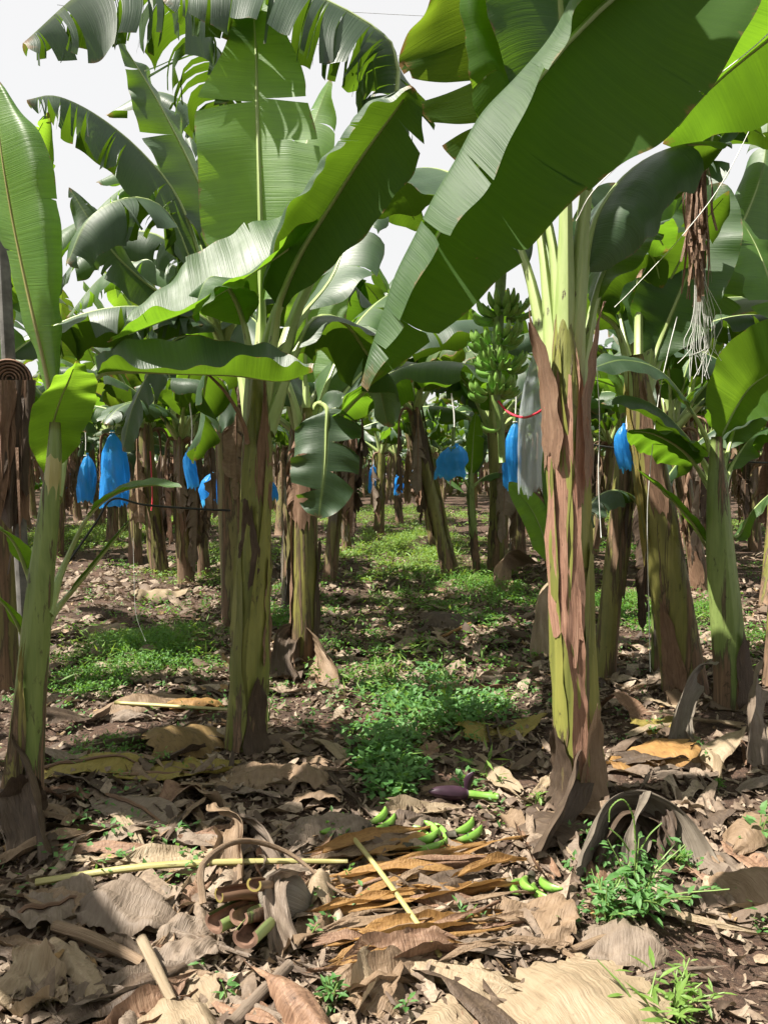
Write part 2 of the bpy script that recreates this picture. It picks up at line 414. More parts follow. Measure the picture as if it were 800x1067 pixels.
def blade_data(S, nu=40, nv=6, tears=((), ()), gap=.012, var=.25, seed=0, rag=.0):
    r = np.random.default_rng(seed); acc = Acc()
    for k, side in enumerate((-1, 1)):
        ts = sorted(tears[k]); ts = [(t if isinstance(t, (tuple, list)) else (t, 0.)) for t in ts]
        b = [0.] + [t[0] for t in ts] + [1.]; dep = [2.] + [t[1] for t in ts] + [2.]
        for i in range(len(b) - 1):
            L = b[i + 1] - b[i]; n = max(2, int(round(nu * L)))
            U, V = np.meshgrid(np.linspace(b[i], b[i + 1], n + 1), np.linspace(0, 1, nv + 1), indexing='ij')
            if rag: V = V * (1 - rag * np.abs(wob(U * 60, U * 0, seed + side + 5)))
            ga = np.clip((V - dep[i]) / max(1e-3, 1 - min(dep[i], .99)), 0, 1) * gap
            gb = np.clip((V - dep[i + 1]) / max(1e-3, 1 - min(dep[i + 1], .99)), 0, 1) * gap
            f = (U - b[i]) / L
            sk = (r.normal(0, gap * .9) if ts else 0) * V ** 2
            ga = ga * r.uniform(.4, 1.5); gb = gb * r.uniform(.4, 1.5)
            ga = np.minimum(ga, L * .3); gb = np.minimum(gb, L * .3)
            Uu = U + ga * (1 - f) - gb * f + sk
            md = min(dep[i], dep[i + 1]); md = 0 if md > 1 else md
            vm = np.clip((V - md) / (1 - md), 0, 1)
            dr = (abs(r.normal(0, var)) * (1 if r.random() < .8 else -.6) if ts else 0) * vm
            tw = ((r.normal(0, var * .8) if ts else 0) + r.normal(0, var * .7) * (f - .5) * (1 if ts else 0)) * vm
            p = S(Uu, V, side, dr, tw)
            uv = np.stack([np.clip(U, 0, 1), .5 + .5 * side * V], -1)
            rev = (side < 0) ^ bool(getattr(S, 'flip', False))
            acc.add(p.reshape(-1, 3), gridf(n, nv, rev), uv.reshape(-1, 2))
    return acc
def make_leaf(S, parent, org, mat, rib_mat=None, petiole=None, r0=.022, nu=40, nv=6, tears=((), ()), gap=.012, var=.25, seed=0, rag=0.,
              merge=False, name='leaf', rib_end=.96):
    acc = blade_data(S, nu, nv, tears, gap, var, seed, rag)
    mid = S.mid if petiole is None else np.vstack([np.asarray(petiole), S.mid])
    path = arc(mid, 26); k = int(25 * rib_end) + 1; path = path[:k]
    off = np.zeros_like(path)
    if isinstance(S, PathS): n = S.n[np.linspace(0, 64 * rib_end, k).astype(int)]; off = -n * r0 * .35
    rad = r0 * np.interp(np.linspace(0, 1, k), [0, .1, .2, .32, .6, 1], [2.7, 2.3, 1.5, 1.0, .6, .18])
    v, f, uv = tube_data(path + off, rad, 7)
    if merge:
        o = acc
        fl = []
        for q in acc.f: fl += q.tolist()
        nb = acc.n; nf = len(fl)
        fl += [[i + nb for i in q] for q in f]
        ob = mesh_obj(name, np.vstack(acc.v + [v]), fl, [mat, rib_mat or RIB], parent, org, np.vstack(acc.uv + [uv]))
        mi = np.zeros(len(fl), np.int32); mi[nf:] = 1
        ob.data.polygons.foreach_set('material_index', mi)
        return ob
    ob = acc.obj(name, mat, parent, org)
    mesh_obj('midrib', v, f, rib_mat or RIB, ob, org, uv)
    return ob
def rt(seed, n, lo=.12, hi=.97, dlo=0., dhi=.5):
    r = np.random.default_rng(seed)
    return [(float(x), float(r.uniform(dlo, dhi))) for x in np.sort(r.uniform(lo, hi, n))]
def arch(base, az, e0, L, bend, n=14, p=1.5):
    """midrib rising at e0 and bending over by bend radians"""
    s = np.linspace(0, 1, n); e = e0 - bend * s ** p
    st = np.stack([np.cos(e) * math.cos(az), np.cos(e) * math.sin(az), np.sin(e)], 1) * L / (n - 1)
    return np.vstack([base, np.asarray(base) + np.cumsum(st[:-1], 0)])

# ---------------------------------------------------------------- dry sheaths on a stem
def sheath(parent, org, path, rad, u0, u1, ang, half, mat=None, peel=.0, seed=0, lift=1.05, top=.15, name='dry_sheath', foot=.0):
    """a shell wrapped round part of a stem, narrowing to a point and peeling away at its top"""
    q = arc(path, 60); t = unit(np.gradient(q, axis=0))
    ref = np.array([0, -1., 0]); a = unit(ref - (t @ ref)[:, None] * t); b = np.cross(t, a)
    nu, nv = 18, 10
    U, V = np.meshgrid(np.linspace(0, 1, nu + 1), np.linspace(-1, 1, nv + 1), indexing='ij')
    U0 = U; U = np.clip(U + .10 * wob(V * 3, V * 0, seed + 6) * np.abs(2 * U - 1) ** 2 + .06 * wob(V * 9, V * 0, seed + 7) * np.abs(2 * U - 1) ** 2, -.15, 1.15)
    idx = np.clip(u0 + (u1 - u0) * U, 0, 1); U = np.clip(U, 0, 1); ii = np.linspace(0, 1, 60)
    pp = np.stack([np.interp(idx, ii, q[:, k]) for k in range(3)], -1)
    aa = np.stack([np.interp(idx, ii, a[:, k]) for k in range(3)], -1); bb = np.stack([np.interp(idx, ii, b[:, k]) for k in range(3)], -1)
    R = np.interp(idx, np.linspace(0, 1, len(rad)), rad)
    hw = half * (1 - (1 - top) * U ** 1.6) * (1 + .18 * wob(U * 9, V * 0, seed)) * (.75 + .25 * np.minimum(1, U * 5))
    th = ang + hw * V + .10 * wob(U * 4, V, seed + 3)
    R = R * (lift + .05 * wob(U * 6, V * 3, seed + 1)) + peel * np.maximum(0, U - .45) ** 1.7 + foot * np.maximum(0, .25 - U) * 2
    R = R + .012 * np.abs(V) ** 3 * (1 + wob(U * 12, V, seed + 2))
    p = pp + R[..., None] * (np.cos(th)[..., None] * aa + np.sin(th)[..., None] * bb)
    uv = np.stack([.5 + .5 * V, U * 1.2], -1)
    p = p.reshape(-1, 3); uv = uv.reshape(-1, 2)
    # give the shell a real thickness at its rim
    return mesh_obj(name, p, gridf(nu, nv), mat or D_SHEATH, parent, org, uv)

def hang_leaf(parent, org, base, az, out, length, W, seed, mat=None, name='dead_leaf'):
    d = np.array([math.cos(az), math.sin(az), 0])
    b = np.asarray(base)
    path = np.array([b, b + d * out * .6 + [0, 0, .10], b + d * out + [0, 0, -.06], b + d * out * 1.05 + [0, 0, -length * .5], b + d * out * .85 + [0, 0, -length]])
    bb = np.array([-math.sin(az), math.cos(az), 0])
    S = PathS(path, b=bb, W=W, start=.3, fold=(.5, .5), droop=(.9, .9), wave=.03, seed=seed)
    return make_leaf(S, parent, org, mat or D_TAN, D_SHEATH, r0=.012, nu=30, nv=4, tears=(rt(seed, 6), rt(seed + 1, 6)), gap=.03, var=.6, seed=seed, rag=.3, merge=True, name=name)

def stem(parent, org, path, rad, mat, seed=0, sides=26, n=34, ridge=.10):
    q = arc(path, n)
    return tube('pseudostem', q, np.interp(np.linspace(0, 1, n), np.linspace(0, 1, len(rad)), rad), mat, parent, org, sides=sides, ridge=ridge, seed=seed)

# ---------------------------------------------------------------- bananas
def finger_data(base, d_out, up, L=.17, r=.017, bend=1.0, sides=6):
    d = unit(np.asarray(d_out, float)); u = np.asarray(up, float); u = unit(u - (u @ d) * d)
    n = 9; e = np.linspace(-.15, bend, n)
    st = (np.cos(e)[:, None] * d + np.sin(e)[:, None] * u) * L / (n - 1)
    path = np.vstack([base, np.asarray(base) + np.cumsum(st[:-1], 0)])
    rad = r * np.array([.40, .66, .92, 1.02, 1.04, 1.0, .88, .6, .26])
    return tube_data(path, rad, sides, updir=np.cross(d, u))
def banana_bunch(parent, org, top, L, tilt, nh=7, seed=3, scale=1.):
    """stalk with spiralling hands; returns the stalk part"""
    r = np.random.default_rng(seed); top = np.asarray(top, float)
    stalk = cr(top, 14) if top.ndim == 2 else cr(np.array([top, top + [0, 0, -L]]), 14)
    ob = tube('bunch_stalk', stalk, [.030 * scale, .028 * scale, .022 * scale], M_STALK, parent, org, sides=9)
    full = arc(stalk, 100)
    return ob, full
def banana_hand(parent, org, c, az, scale, n, seed, mat):
    r = np.random.default_rng(seed); acc = Acc()
    for row in range(2):
        for k in range(n):
            a = az + (k - (n - 1) / 2) * (2.1 / n) + r.normal(0, .06)
            d = np.array([math.cos(a), math.sin(a), .1 - .4 * row]); up = np.array([0, 0, 1.])
            b = np.asarray(c) + np.array([math.cos(a), math.sin(a), 0]) * .03 * scale + [0, 0, -.03 * row * scale]
            v, f, uv = finger_data(b, d, up, .180 * scale * r.uniform(.84, 1.1), .0225 * scale, 1.55 - .1 * row + r.normal(0, .07))
            acc.v.append(v); acc.f.append(np.empty((0, 4), int)); acc.uv.append(uv)
            acc.extra = getattr(acc, 'extra', []) + [[i + acc.n for i in q] for q in f]; acc.n += len(v)
    return mesh_obj('banana_hand', np.vstack(acc.v), acc.extra, mat, parent, org, np.vstack(acc.uv))
def ground_bananas(px, py, rot, n, label, scale=1., cat='banana cluster'):
    g = G(px, py); g[2] = float(gz(g[0], g[1])) + .012
    v_, f_, uv_, N = [], [], [], 0
    for k in range(n):
        q = k - (n - 1) / 2; a = rot + q * .20
        d = np.array([math.cos(a), math.sin(a), .05]); sd = np.array([-math.sin(a), math.cos(a), .28])
        v, f, uv = finger_data(g + sd * [1, 1, 0] * q * .027 + [0, 0, .016 + .020 * (k % 2)], d, sd, .15 * scale * (1 - .12 * (k % 2)), .0165 * scale, 1.3)
        v_.append(v); f_ += [[i + N for i in q] for q in f]; uv_.append(uv); N += len(v)
    o = mesh_obj('banana_cluster', np.vstack(v_), f_, M_BANANA2, None, (0, 0, 0), np.vstack(uv_), own=True)
    s = tube('stub', cr(np.array([g + [0, 0, .03], g + [-.04 * math.cos(rot), -.04 * math.sin(rot), .03]]), 4), [.018, .014], M_BTIP, o, o.location, sides=7)
    return tag(o, label, cat, 'green bananas fallen on the litter')

# ================================================================ SETTING
def graded(a, b, fine, coarse_pow=2.2, n=170):
    t = np.linspace(-1, 1, n); s = np.sign(t) * np.abs(t) ** coarse_pow
    return np.where(s < 0, -s * a, s * b) * 1.0
gx = graded(-90, 90, .05, 2.6, 230); gy = np.r_[np.linspace(-12, 1.4, 30), np.linspace(1.45, 12, 190), np.geomspace(12.1, 140, 60)]
X, Y = np.meshgrid(gx, gy, indexing='ij')
Z = gz(X, Y) + .012 * wob(X * 9, Y * 9, 4)
mesh_obj('ground', np.stack([X, Y, Z], -1).reshape(-1, 3), gridf(len(gx) - 1, len(gy) - 1), M_SOIL)['kind'] = 'structure'

w = bpy.data.worlds.new('World'); sc.world = w; w.use_nodes = True
SUN = np.array([-.53, -.11, .84]); SUN = SUN / np.linalg.norm(SUN)
nt = w.node_tree; bg = nt.nodes['Background']
sky = nt.nodes.new('ShaderNodeTexSky'); sky.sky_type = 'NISHITA'; sky.sun_disc = False
sky.sun_elevation = math.asin(SUN[2]); sky.sun_rotation = math.atan2(SUN[0], SUN[1]); sky.dust_density = 4.0; sky.air_density = 1.0
mx = nt.nodes.new('ShaderNodeMix'); mx.data_type = 'RGBA'; mx.inputs[0].default_value = .85
mx.inputs[7].default_value = (7.35, 7.25, 7.1, 1)      # bright even cloud veil over the blue
nt.links.new(sky.outputs[0], mx.inputs[6]); nt.links.new(mx.outputs[2], bg.inputs['Color']); bg.inputs['Strength'].default_value = .05
sl = bpy.data.lights.new('sun', 'SUN'); sl.energy = 5.0; sl.angle = math.radians(.6); sl.color = (1, .94, .84)
so = bpy.data.objects.new('sun', sl); COL.objects.link(so); so.rotation_euler = Vector(SUN).to_track_quat('Z', 'Y').to_euler()
sc.view_settings.view_transform = 'Standard'; sc.view_settings.look = 'None'; sc.view_settings.gamma = 1
sc.view_settings.exposure = 1.5
sc.cycles.max_bounces = 8; sc.cycles.diffuse_bounces = 4; sc.cycles.transmission_bounces = 4; sc.cycles.transparent_max_bounces = 6
sc.cycles.use_denoising = True; sc.cycles.use_adaptive_sampling = True; sc.cycles.adaptive_threshold = .02

# ================================================================ HERO PLANTS
def plant(name, base, label, cat='banana plant', group=None):
    o = empty(name, base); return tag(o, label, cat, group)
def pathleaf(par, org, path, W, hint=(0, -.3, 1), mat=L_MID, start=.15, fold=.2, droop=.35, tears=(0, 0), seed=0, wave=.02, nu=44, r0=.022, gap=.012, var=.25, td=(0, .5), petiole=None, rib=None, nv=6, sweep=.14):
    fo = fold if isinstance(fold, tuple) else (fold, fold); dr = droop if isinstance(droop, tuple) else (droop, droop)
    S = PathS(path, hint=hint, W=W, start=start, fold=fo, droop=dr, wave=wave, seed=seed, sweep=sweep)
    return make_leaf(S, par, org, mat, rib, petiole, r0, nu, nv, (rt(seed, tears[0], dlo=td[0], dhi=td[1]), rt(seed + 50, tears[1], dlo=td[0], dhi=td[1])), gap, var, seed)
def loftleaf(par, org, curves, vs, mat=L_MID, hint=(0, 0, 1), petiole=None, tears=((), ()), wave=.008, seed=0, r0=.022, nu=60, nv=12, gap=.01, var=.2, rib=None):
    S = LoftS([pts(*c) for c in curves], vs, hint, wave, seed)
    return make_leaf(S, par, org, mat, rib, petiole, r0, nu, nv, tears, gap, var, seed)

# ---- off-frame plant at the right whose huge leaf crosses the picture
bR = np.array([2.35, 2.95, float(gz(2.35, 2.95))])
pR = plant('banana_plant', bR, 'banana plant at the right edge whose huge dark leaf crosses the picture top diagonally')
stR = np.array([bR - [0, 0, .05], bR + [.02, 0, 1.2], bR + [-.02, 0, 2.7]])
stem(pR, bR, stR, [.13, .11, .075], S_GREEN, 5)
cR = bR + [-.02, 0, 2.45]
loftleaf(pR, bR, [
    [(775, -115, 2.90), (690, -45, 2.76), (604, 0, 2.60), (574, 62, 2.48), (525, 155, 2.38), (476, 238, 2.30), (426, 318, 2.28), (379, 404, 2.38)],
    [(785, -128, 2.97), (680, -80, 2.90), (605, -18, 2.80), (556, 58, 2.75), (494, 122, 2.66), (446, 212, 2.58), (403, 300, 2.50), (377, 401, 2.41)],
    [(790, -120, 2.95), (700, -55, 2.90), (632, 0, 2.82), (580, 52, 2.76), (526, 128, 2.68), (470, 215, 2.60), (427, 300, 2.51), (378, 402, 2.40)],
    [(800, -70, 2.92), (745, -10, 2.86), (690, 45, 2.78), (630, 98, 2.72), (568, 165, 2.65), (506, 245, 2.57), (452, 318, 2.48), (379, 403, 2.40)],
    [(812, -110, 2.9), (795, -20, 2.72), (752, 72, 2.64), (692, 142, 2.60), (617, 195, 2.54), (543, 268, 2.49), (478, 330, 2.45), (380, 405, 2.40)]],
    (-1, -.5, 0, .5, 1), L_MID, hint=(0, .6, .8), petiole=np.array([cR + [-.02, 0, -.4], cR + [-.05, 0, .3], P(850, -100, 2.97)]),
    tears=([(.44, .86), (.62, .55), (.74, .88), (.88, .72), (.935, .7)], [(.33, .9), (.58, .93), (.71, .9), (.9, .8)]), r0=.026, nu=80, nv=14, seed=3, wave=.010, gap=.006)
pathleaf(pR, bR, np.array([cR + [0, .05, -.3], P(905, 80, 3.2), P(870, -10, 3.35), P(800, 40, 3.6), P(735, 95, 3.8), P(690, 150, 3.9)]), .36, hint=(.4, -.2, 1), mat=L_MID, start=.3, fold=(.5, .1), droop=.2, seed=8)
for k, (az, e0, L, bd) in enumerate([(.3, 1.2, 2.2, 1.3), (-1.2, 1.0, 2.1, 1.4), (1.6, 1.3, 2.0, 1.2)]):
    ph = arch(cR + [0, 0, -.3], az, e0, L, bd)
    S = PathS(ph, b=(-math.sin(az), math.cos(az), 0), W=.30, start=.2, fold=(.25, .25), droop=(.4, .4), seed=k)
    make_leaf(S, pR, bR, L_MID, seed=k, tears=(rt(k, 5), rt(k + 9, 5)))

# ---- main plant, right of the lane
bA = G(601, 836); YA = bA[1]
pA = plant('banana_plant', bA, 'tall foreground banana plant with peeling pinkish brown sheath, carrying the open green bunch')
stA = np.vstack([bA - [0, 0, .06], pts((601, 800, YA), (598, 700, YA), (594, 580, YA), (591, 450, YA + .02), (589, 380, YA + .04), (587, 320, YA + .05))])
rA = [.118, .096, .089, .085, .082, .078, .034]
stem(pA, bA, stA, rA, S_GREEN, 1, 40, 60, .12)
bs = bpy.data.objects['pseudostem']
sheath(pA, bA, stA, rA, .36, .86, -.62, .95, D_PINK, .00, 2, 1.085, .62)
sheath(pA, bA, stA, rA, .10, .46, -.1, .34, D_PINK, .00, 3, 1.08, .75)
sheath(pA, bA, stA, rA, .62, .90, .5, .5, D_PINK, .02, 33, 1.10, .2)
sheath(pA, bA, stA, [.098, .098], .66, 1.0, 1.05, .8, D_SHEATH, .20, 4, 1.06, .05)
sheath(pA, bA, stA, [.096, .096], .70, .98, -1.2, .75, D_SHEATH, .20, 6, 1.07, .06)
sheath(pA, bA, stA, rA, .02, .24, .55, .8, D_TAN, .10, 9, 1.10, .12, foot=.05)
sheath(pA, bA, stA, rA, .02, .18, -.9, .7, D_DARK, .10, 11, 1.10, .12, foot=.05)
cA = P(589, 415, YA + .04)
for k_, (u0, u1, an, ha) in enumerate([(.0, .55, .9, .9), (.1, .72, -1.3, .8), (.3, .86, .35, .8), (.45, .93, -.7, .6)]):
    sheath(pA, bA, stA, rA, u0, u1, an, ha, S_GREEN, .012, 101 + k_, 1.035, .25, name='leaf_sheath')
# petioles fanning out of the crown
loftleaf(pA, bA, [
    [(552, 200, 3.6), (500, 120, 3.55), (492, 70, 3.5), (486, 20, 3.5), (490, -50, 3.5), (500, -90, 3.5)],
    [(560, 205, 3.62), (525, 90, 3.45), (508, 60, 3.42), (494, 20, 3.42), (494, -50, 3.45), (500, -90, 3.5)],
    [(565, 210, 3.62), (553, 130, 3.62), (540, 75, 3.62), (527, 15, 3.6), (513, -45, 3.55), (502, -92, 3.5)],
    [(575, 205, 3.62), (590, 130, 3.66), (586, 75, 3.68), (572, 15, 3.66), (540, -45, 3.6), (504, -92, 3.5)]],
    (-1, -.6, 0, 1), L_BRIGHT, hint=(0, .8, .5), petiole=np.vstack([cA, P(578, 270, 3.55)]), seed=21, tears=([.3], [.55]))
loftleaf(pA, bA, [
    [(540, 215, 3.7), (470, 170, 3.6), (452, 130, 3.58), (432, 95, 3.55), (418, 60, 3.55), (440, 20, 3.55), (470, -30, 3.6)],
    [(548, 212, 3.7), (500, 165, 3.68), (478, 125, 3.66), (462, 85, 3.65), (452, 45, 3.63), (456, 5, 3.62), (473, -35, 3.6)],
    [(555, 215, 3.7), (530, 165, 3.72), (515, 115, 3.72), (503, 70, 3.72), (490, 30, 3.7), (482, -5, 3.66), (475, -38, 3.6)],
    [(565, 210, 3.7), (570, 160, 3.75), (560, 110, 3.76), (545, 60, 3.76), (525, 20, 3.74), (500, -15, 3.68), (478, -38, 3.6)]],
    (-1, -.5, 0, 1), L_OLD, hint=(0, .5, .8), petiole=np.vstack([cA + [-.03, 0, -.05], P(565, 260, 3.6)]), seed=22, gap=.035, var=.3,
    tears=([(.3, .1), (.46, .12), (.62, .15)], [.4, .7]))
pathleaf(pA, bA, np.vstack([cA + [.02, 0, -.05], pts((612, 260, 3.6), (632, 205, 3.7), (668, 168, 3.8), (712, 150, 3.9), (755, 150, 4.0))]), .30, hint=(-.2, -.25, 1), mat=L_DARK, start=.34, fold=(.1, .5), droop=(.1, .8), seed=23, tears=(1, 2))
pathleaf(pA, bA, np.vstack([cA + [-.03, .02, -.08], pts((552, 285, 3.65), (520, 225, 3.85), (470, 180, 4.1), (420, 180, 4.4), (385, 225, 4.7))]), .30, hint=(0, -.2, 1), mat=L_DARK, start=.34, fold=.2, droop=.5, seed=25, tears=(2, 3))
pathleaf(pA, bA, np.vstack([cA + [.03, .02, -.1], pts((622, 300, 3.7), (650, 250, 3.95), (676, 235, 4.2), (695, 262, 4.4))]), .17, hint=(0, .2, 1), mat=L_MID, start=.35, seed=26, tears=(1, 1))
for k, pth in enumerate([[(.80, 3.45, 3.2), (.70, 3.4, 4.0), (.48, 3.05, 4.25), (.25, 2.6, 4.2), (.08, 2.15, 3.95)], [(.95, 3.5, 3.2), (1.0, 3.4, 4.1), (.92, 3.0, 4.5), (.72, 2.5, 4.55), (.6, 2.0, 4.3)]]):  # unseen leaves above the frame, added to shade the big diagonal leaf
    pathleaf(pA, bA, np.vstack([cA, np.array(pth)]), .36, hint=(0, -.2, 1), mat=L_MID, start=.3, fold=.1, droop=.35, seed=27 + k, tears=(1, 2))
# the bunch hanging from the crown on the left
pd = cr(np.vstack([cA + [-.02, .05, .05], pts((566, 240, 3.75), (540, 225, 4.0), (525, 250, 4.1), (521, 300, 4.1), (518, 360, 4.1), (516, 410, 4.1), (521, 440, 4.1), (523, 482, 4.1))]), 40)
bunch = tube('banana_bunch', pd, [.034, .034, .032, .03, .028, .026, .022, .018], M_STALK, pA, bA, sides=10)
for k, (py, dx, da) in enumerate([(322, 4, 0), (352, -2, .7), (378, 2, -.5), (404, -4, .3)]):
    for q, (az, n) in enumerate([(-1.57 + da, 5), (.45 + da, 4), (2.7 + da, 4)]):
        banana_hand(bunch, bA, P(519 + dx + 5 * math.cos(az), py + 3 * q, 4.10 + .03 * math.sin(az)), az, .78 - .03 * k, n, 10 * k + q, M_BANANA)
v, f, uv = finger_data(P(521, 446, 4.08), (-1, -.1, -.5), (0, 0, 1), .12, .012, 1.6)
mesh_obj('stray_finger', v, f, M_BANANA, bunch, bA, uv)

# ---- plant left of the lane with the pale upright leaf
bE = G(256, 780); YE = bE[1]
pE = plant('banana_plant', bE, 'yellow green banana plant left of the lane with a bright upright translucent leaf')
stE = np.vstack([bE - [0, 0, .05], pts((257, 760, YE), (262, 650, YE), (266, 540, YE), (268, 450, YE), (269, 385, YE + .02))])
rE = [.110, .096, .086, .080, .077, .036]
stem(pE, bE, stE, rE, S_GREEN, 2, 36, 50, .11)
sheath(pE, bE, stE, rE, .66, .97, .7, .6, D_SHEATH, .05, 12, 1.05, .1)
sheath(pE, bE, stE, rE, .46, .66, -.2, .7, D_DARK, .03, 13, 1.04, .3)
sheath(pE, bE, stE, rE, .02, .22, .6, .7, D_DARK, .06, 14, 1.08, .2, foot=.04)
sheath(pE, bE, stE, rE, .25, .52, 1.3, .5, D_SHEATH, .0, 15, 1.03, .5)
for k_, (u0, u1, an, ha) in enumerate([(.0, .6, -.9, .9), (.12, .8, .9, .8), (.35, .9, -.2, .7)]):
    sheath(pE, bE, stE, rE, u0, u1, an, ha, S_GREEN, .012, 111 + k_, 1.035, .25, name='leaf_sheath')
cE = P(269, 440, YE + .02)
loftleaf(pE, bE, [
    [(262, 310, 4.2), (216, 250, 4.15), (207, 175, 4.18), (205, 106, 4.25), (229, 62, 4.35), (250, 0, 4.45), (262, -25, 4.5)],
    [(272, 315, 4.25), (272, 250, 4.28), (270, 175, 4.32), (268, 106, 4.38), (267, 62, 4.42), (264, 5, 4.46), (262, -28, 4.5)],
    [(282, 310, 4.2), (331, 250, 4.18), (334, 175, 4.2), (320, 106, 4.28), (312, 62, 4.36), (280, 0, 4.45), (263, -25, 4.5)]],
    (-1, 0, 1), L_BRIGHT, hint=(0, -1, .3), petiole=np.vstack([cE, P(272, 350, 4.2)]), seed=31, tears=([(.50, .15)], [(.51, .2), (.40, .5)]), gap=.008, var=.5, wave=.015)
loftleaf(pE, bE, [
    [(347, 204, 4.18), (300, 216, 4.18), (245, 240, 4.12), (195, 272, 4.05), (150, 312, 3.92), (112, 356, 3.72)],
    [(344, 214, 4.02), (318, 246, 3.92), (258, 289, 3.87), (202, 322, 3.82), (156, 341, 3.76), (112, 357, 3.70)],
    [(340, 208, 3.96), (318, 237, 3.78), (260, 276, 3.70), (203, 315, 3.64), (148, 326, 3.62), (112, 355, 3.70)]],
    (-1, 0, 1), L_MID, hint=(0, -.6, 1), petiole=np.vstack([cE, pts((280, 350, 4.15), (312, 270, 4.08), (338, 222, 4.05))]), seed=32, wave=.014, rib=RIB, tears=([(.35, .7), (.6, .8)], [(.3, .75), (.52, .6), (.8, .6)]), gap=.006)
loftleaf(pE, bE, [
    [(278, 306, 4.0), (292, 240, 3.75), (326, 192, 3.62), (352, 158, 3.52), (384, 112, 3.44), (428, 90, 3.4)],
    [(274, 300, 4.02), (286, 240, 3.85), (316, 195, 3.75), (340, 160, 3.62), (378, 110, 3.5), (426, 88, 3.42)],
    [(290, 320, 4.02), (312, 268, 3.92), (345, 214, 3.8), (378, 162, 3.66), (410, 118, 3.52), (430, 90, 3.4)],
    [(296, 318, 4.02), (334, 290, 3.85), (372, 256, 3.7), (412, 208, 3.6), (441, 158, 3.5), (436, 96, 3.4)]],
    (-1, -.6, 0, 1), L_DARK, hint=(0, .6, .8), petiole=np.vstack([cE, P(284, 360, 4.08)]), seed=33, wave=.012, tears=([(.66, .4), (.72, .4)], [(.8, .3)]), gap=.01)
pathleaf(pE, bE, np.vstack([cE + [-.02, 0, 0], pts((258, 350, 4.05), (238, 298, 3.95), (216, 290, 3.8), (200, 330, 3.7))]), .20, hint=(0, .3, 1), mat=L_MID, start=.45, fold=.3, droop=.3, seed=34)
# tall torn leaf arching over the top of the picture
pathleaf(pE, bE, np.vstack([cE + [.03, .05, 0], pts((310, 320, 4.3), (362, 220, 4.4), (408, 120, 4.45), (412, 52, 4.45), (372, 16, 4.4), (310, -12, 4.35), (240, -20, 4.3), (170, 0, 4.25)), ]), .40,
    hint=(.2, -.5, 1), mat=L_DARK, start=.48, fold=(.8, .55), droop=(.8, .8), tears=(24, 24), seed=35, gap=.010, var=.45, td=(0, .12), nu=110)
pathleaf(pE, bE, np.vstack([cE + [0, .06, 0], pts((300, 350, 4.4), (345, 290, 4.8), (372, 225, 5.1), (412, 205, 5.3), (440, 240, 5.5))]), .30, hint=(0, .2, 1), mat=L_DARK, start=.35, fold=.1, droop=.4, seed=36, tears=(2, 2))
pathleaf(pE, bE, np.vstack([cE + [.03, -.02, -.05], pts((305, 370, 4.2), (330, 330, 4.4), (365, 340, 4.6), (392, 395, 4.8), (404, 445, 4.9))]), .26, hint=(-.5, -.6, 1), mat=L_DARK, start=.3, fold=(.2, .6), droop=(.3, .9), seed=37, tears=(2, 3))
pathleaf(pE, bE, np.vstack([cE + [-.02, .05, -.05], pts((240, 360, 4.5), (215, 390, 4.9), (208, 440, 5.0), (200, 480, 5.1))]), .24, hint=(-.3, -.3, 1), mat=L_DARK, start=.3, fold=.3, droop=.7, seed=38, tears=(2, 2))
tube('dead_stalk', cr(np.vstack([P(258, 462, YE - .1), pts((253, 440, YE - .15), (236, 410, YE - .2), (215, 388, YE - .2))]), 14), [.014, .010, .006], D_SHEATH, pE, bE, sides=7)

# ---- plant behind it
bF = G(315, 692); YF = bF[1]
pF = plant('banana_plant', bF, 'slimmer banana plant behind the yellow green one with a scalloped leaf hanging')
stF = np.vstack([bF - [0, 0, .05], pts((316, 680, YF), (318, 600, YF), (319, 520, YF), (320, 460, YF), (320, 425, YF))])
rF = [.120, .102, .094, .088, .084, .036]
stem(pF, bF, stF, rF, S_MIX, 3, 30, 44, .11)
sheath(pF, bF, stF, rF, .55, .95, -.3, .8, D_SHEATH, .05, 16, 1.05, .1); sheath(pF, bF, stF, rF, .03, .5, 1.2, .6, D_DARK, .05, 17, 1.05, .2)
sheath(pF, bF, stF, rF, .1, .6, -1.4, .5, D_SHEATH, .04, 18, 1.06, .3)
cF = P(320, 465, YF)
loftleaf(pF, bF, [
    [(312, 395, 5.9), (298, 360, 5.85), (298, 315, 5.9), (306, 270, 5.95), (320, 235, 6.0)],
    [(318, 398, 5.95), (318, 360, 6.0), (320, 315, 6.02), (322, 270, 6.02), (324, 230, 6.0)],
    [(326, 398, 5.9), (352, 365, 5.85), (362, 320, 5.9), (360, 275, 5.95), (328, 232, 6.0)]],
    (-1, 0, 1), L_BRIGHT, hint=(0, -1, .3), petiole=np.vstack([cF, P(319, 415, 5.9)]), seed=41)
pathleaf(pF, bF, np.vstack([cF, pts((328, 425, 5.9), (340, 425, 5.7), (340, 450, 5.65), (338, 490, 5.6), (332, 540, 5.6))]), .26, hint=(0, -1, -.2), mat=L_DARK, start=.3, fold=.05, droop=.05, tears=(3, 5), seed=42, gap=.05, td=(.2, .5))
pathleaf(pF, bF, np.vstack([cF + [0, 0, -.05], pts((300, 400, 5.8), (270, 360, 5.9), (240, 390, 6.), (225, 450, 6.))]), .24, hint=(0, -.4, 1), mat=L_DARK, start=.3, seed=43, tears=(3, 3), droop=.7)
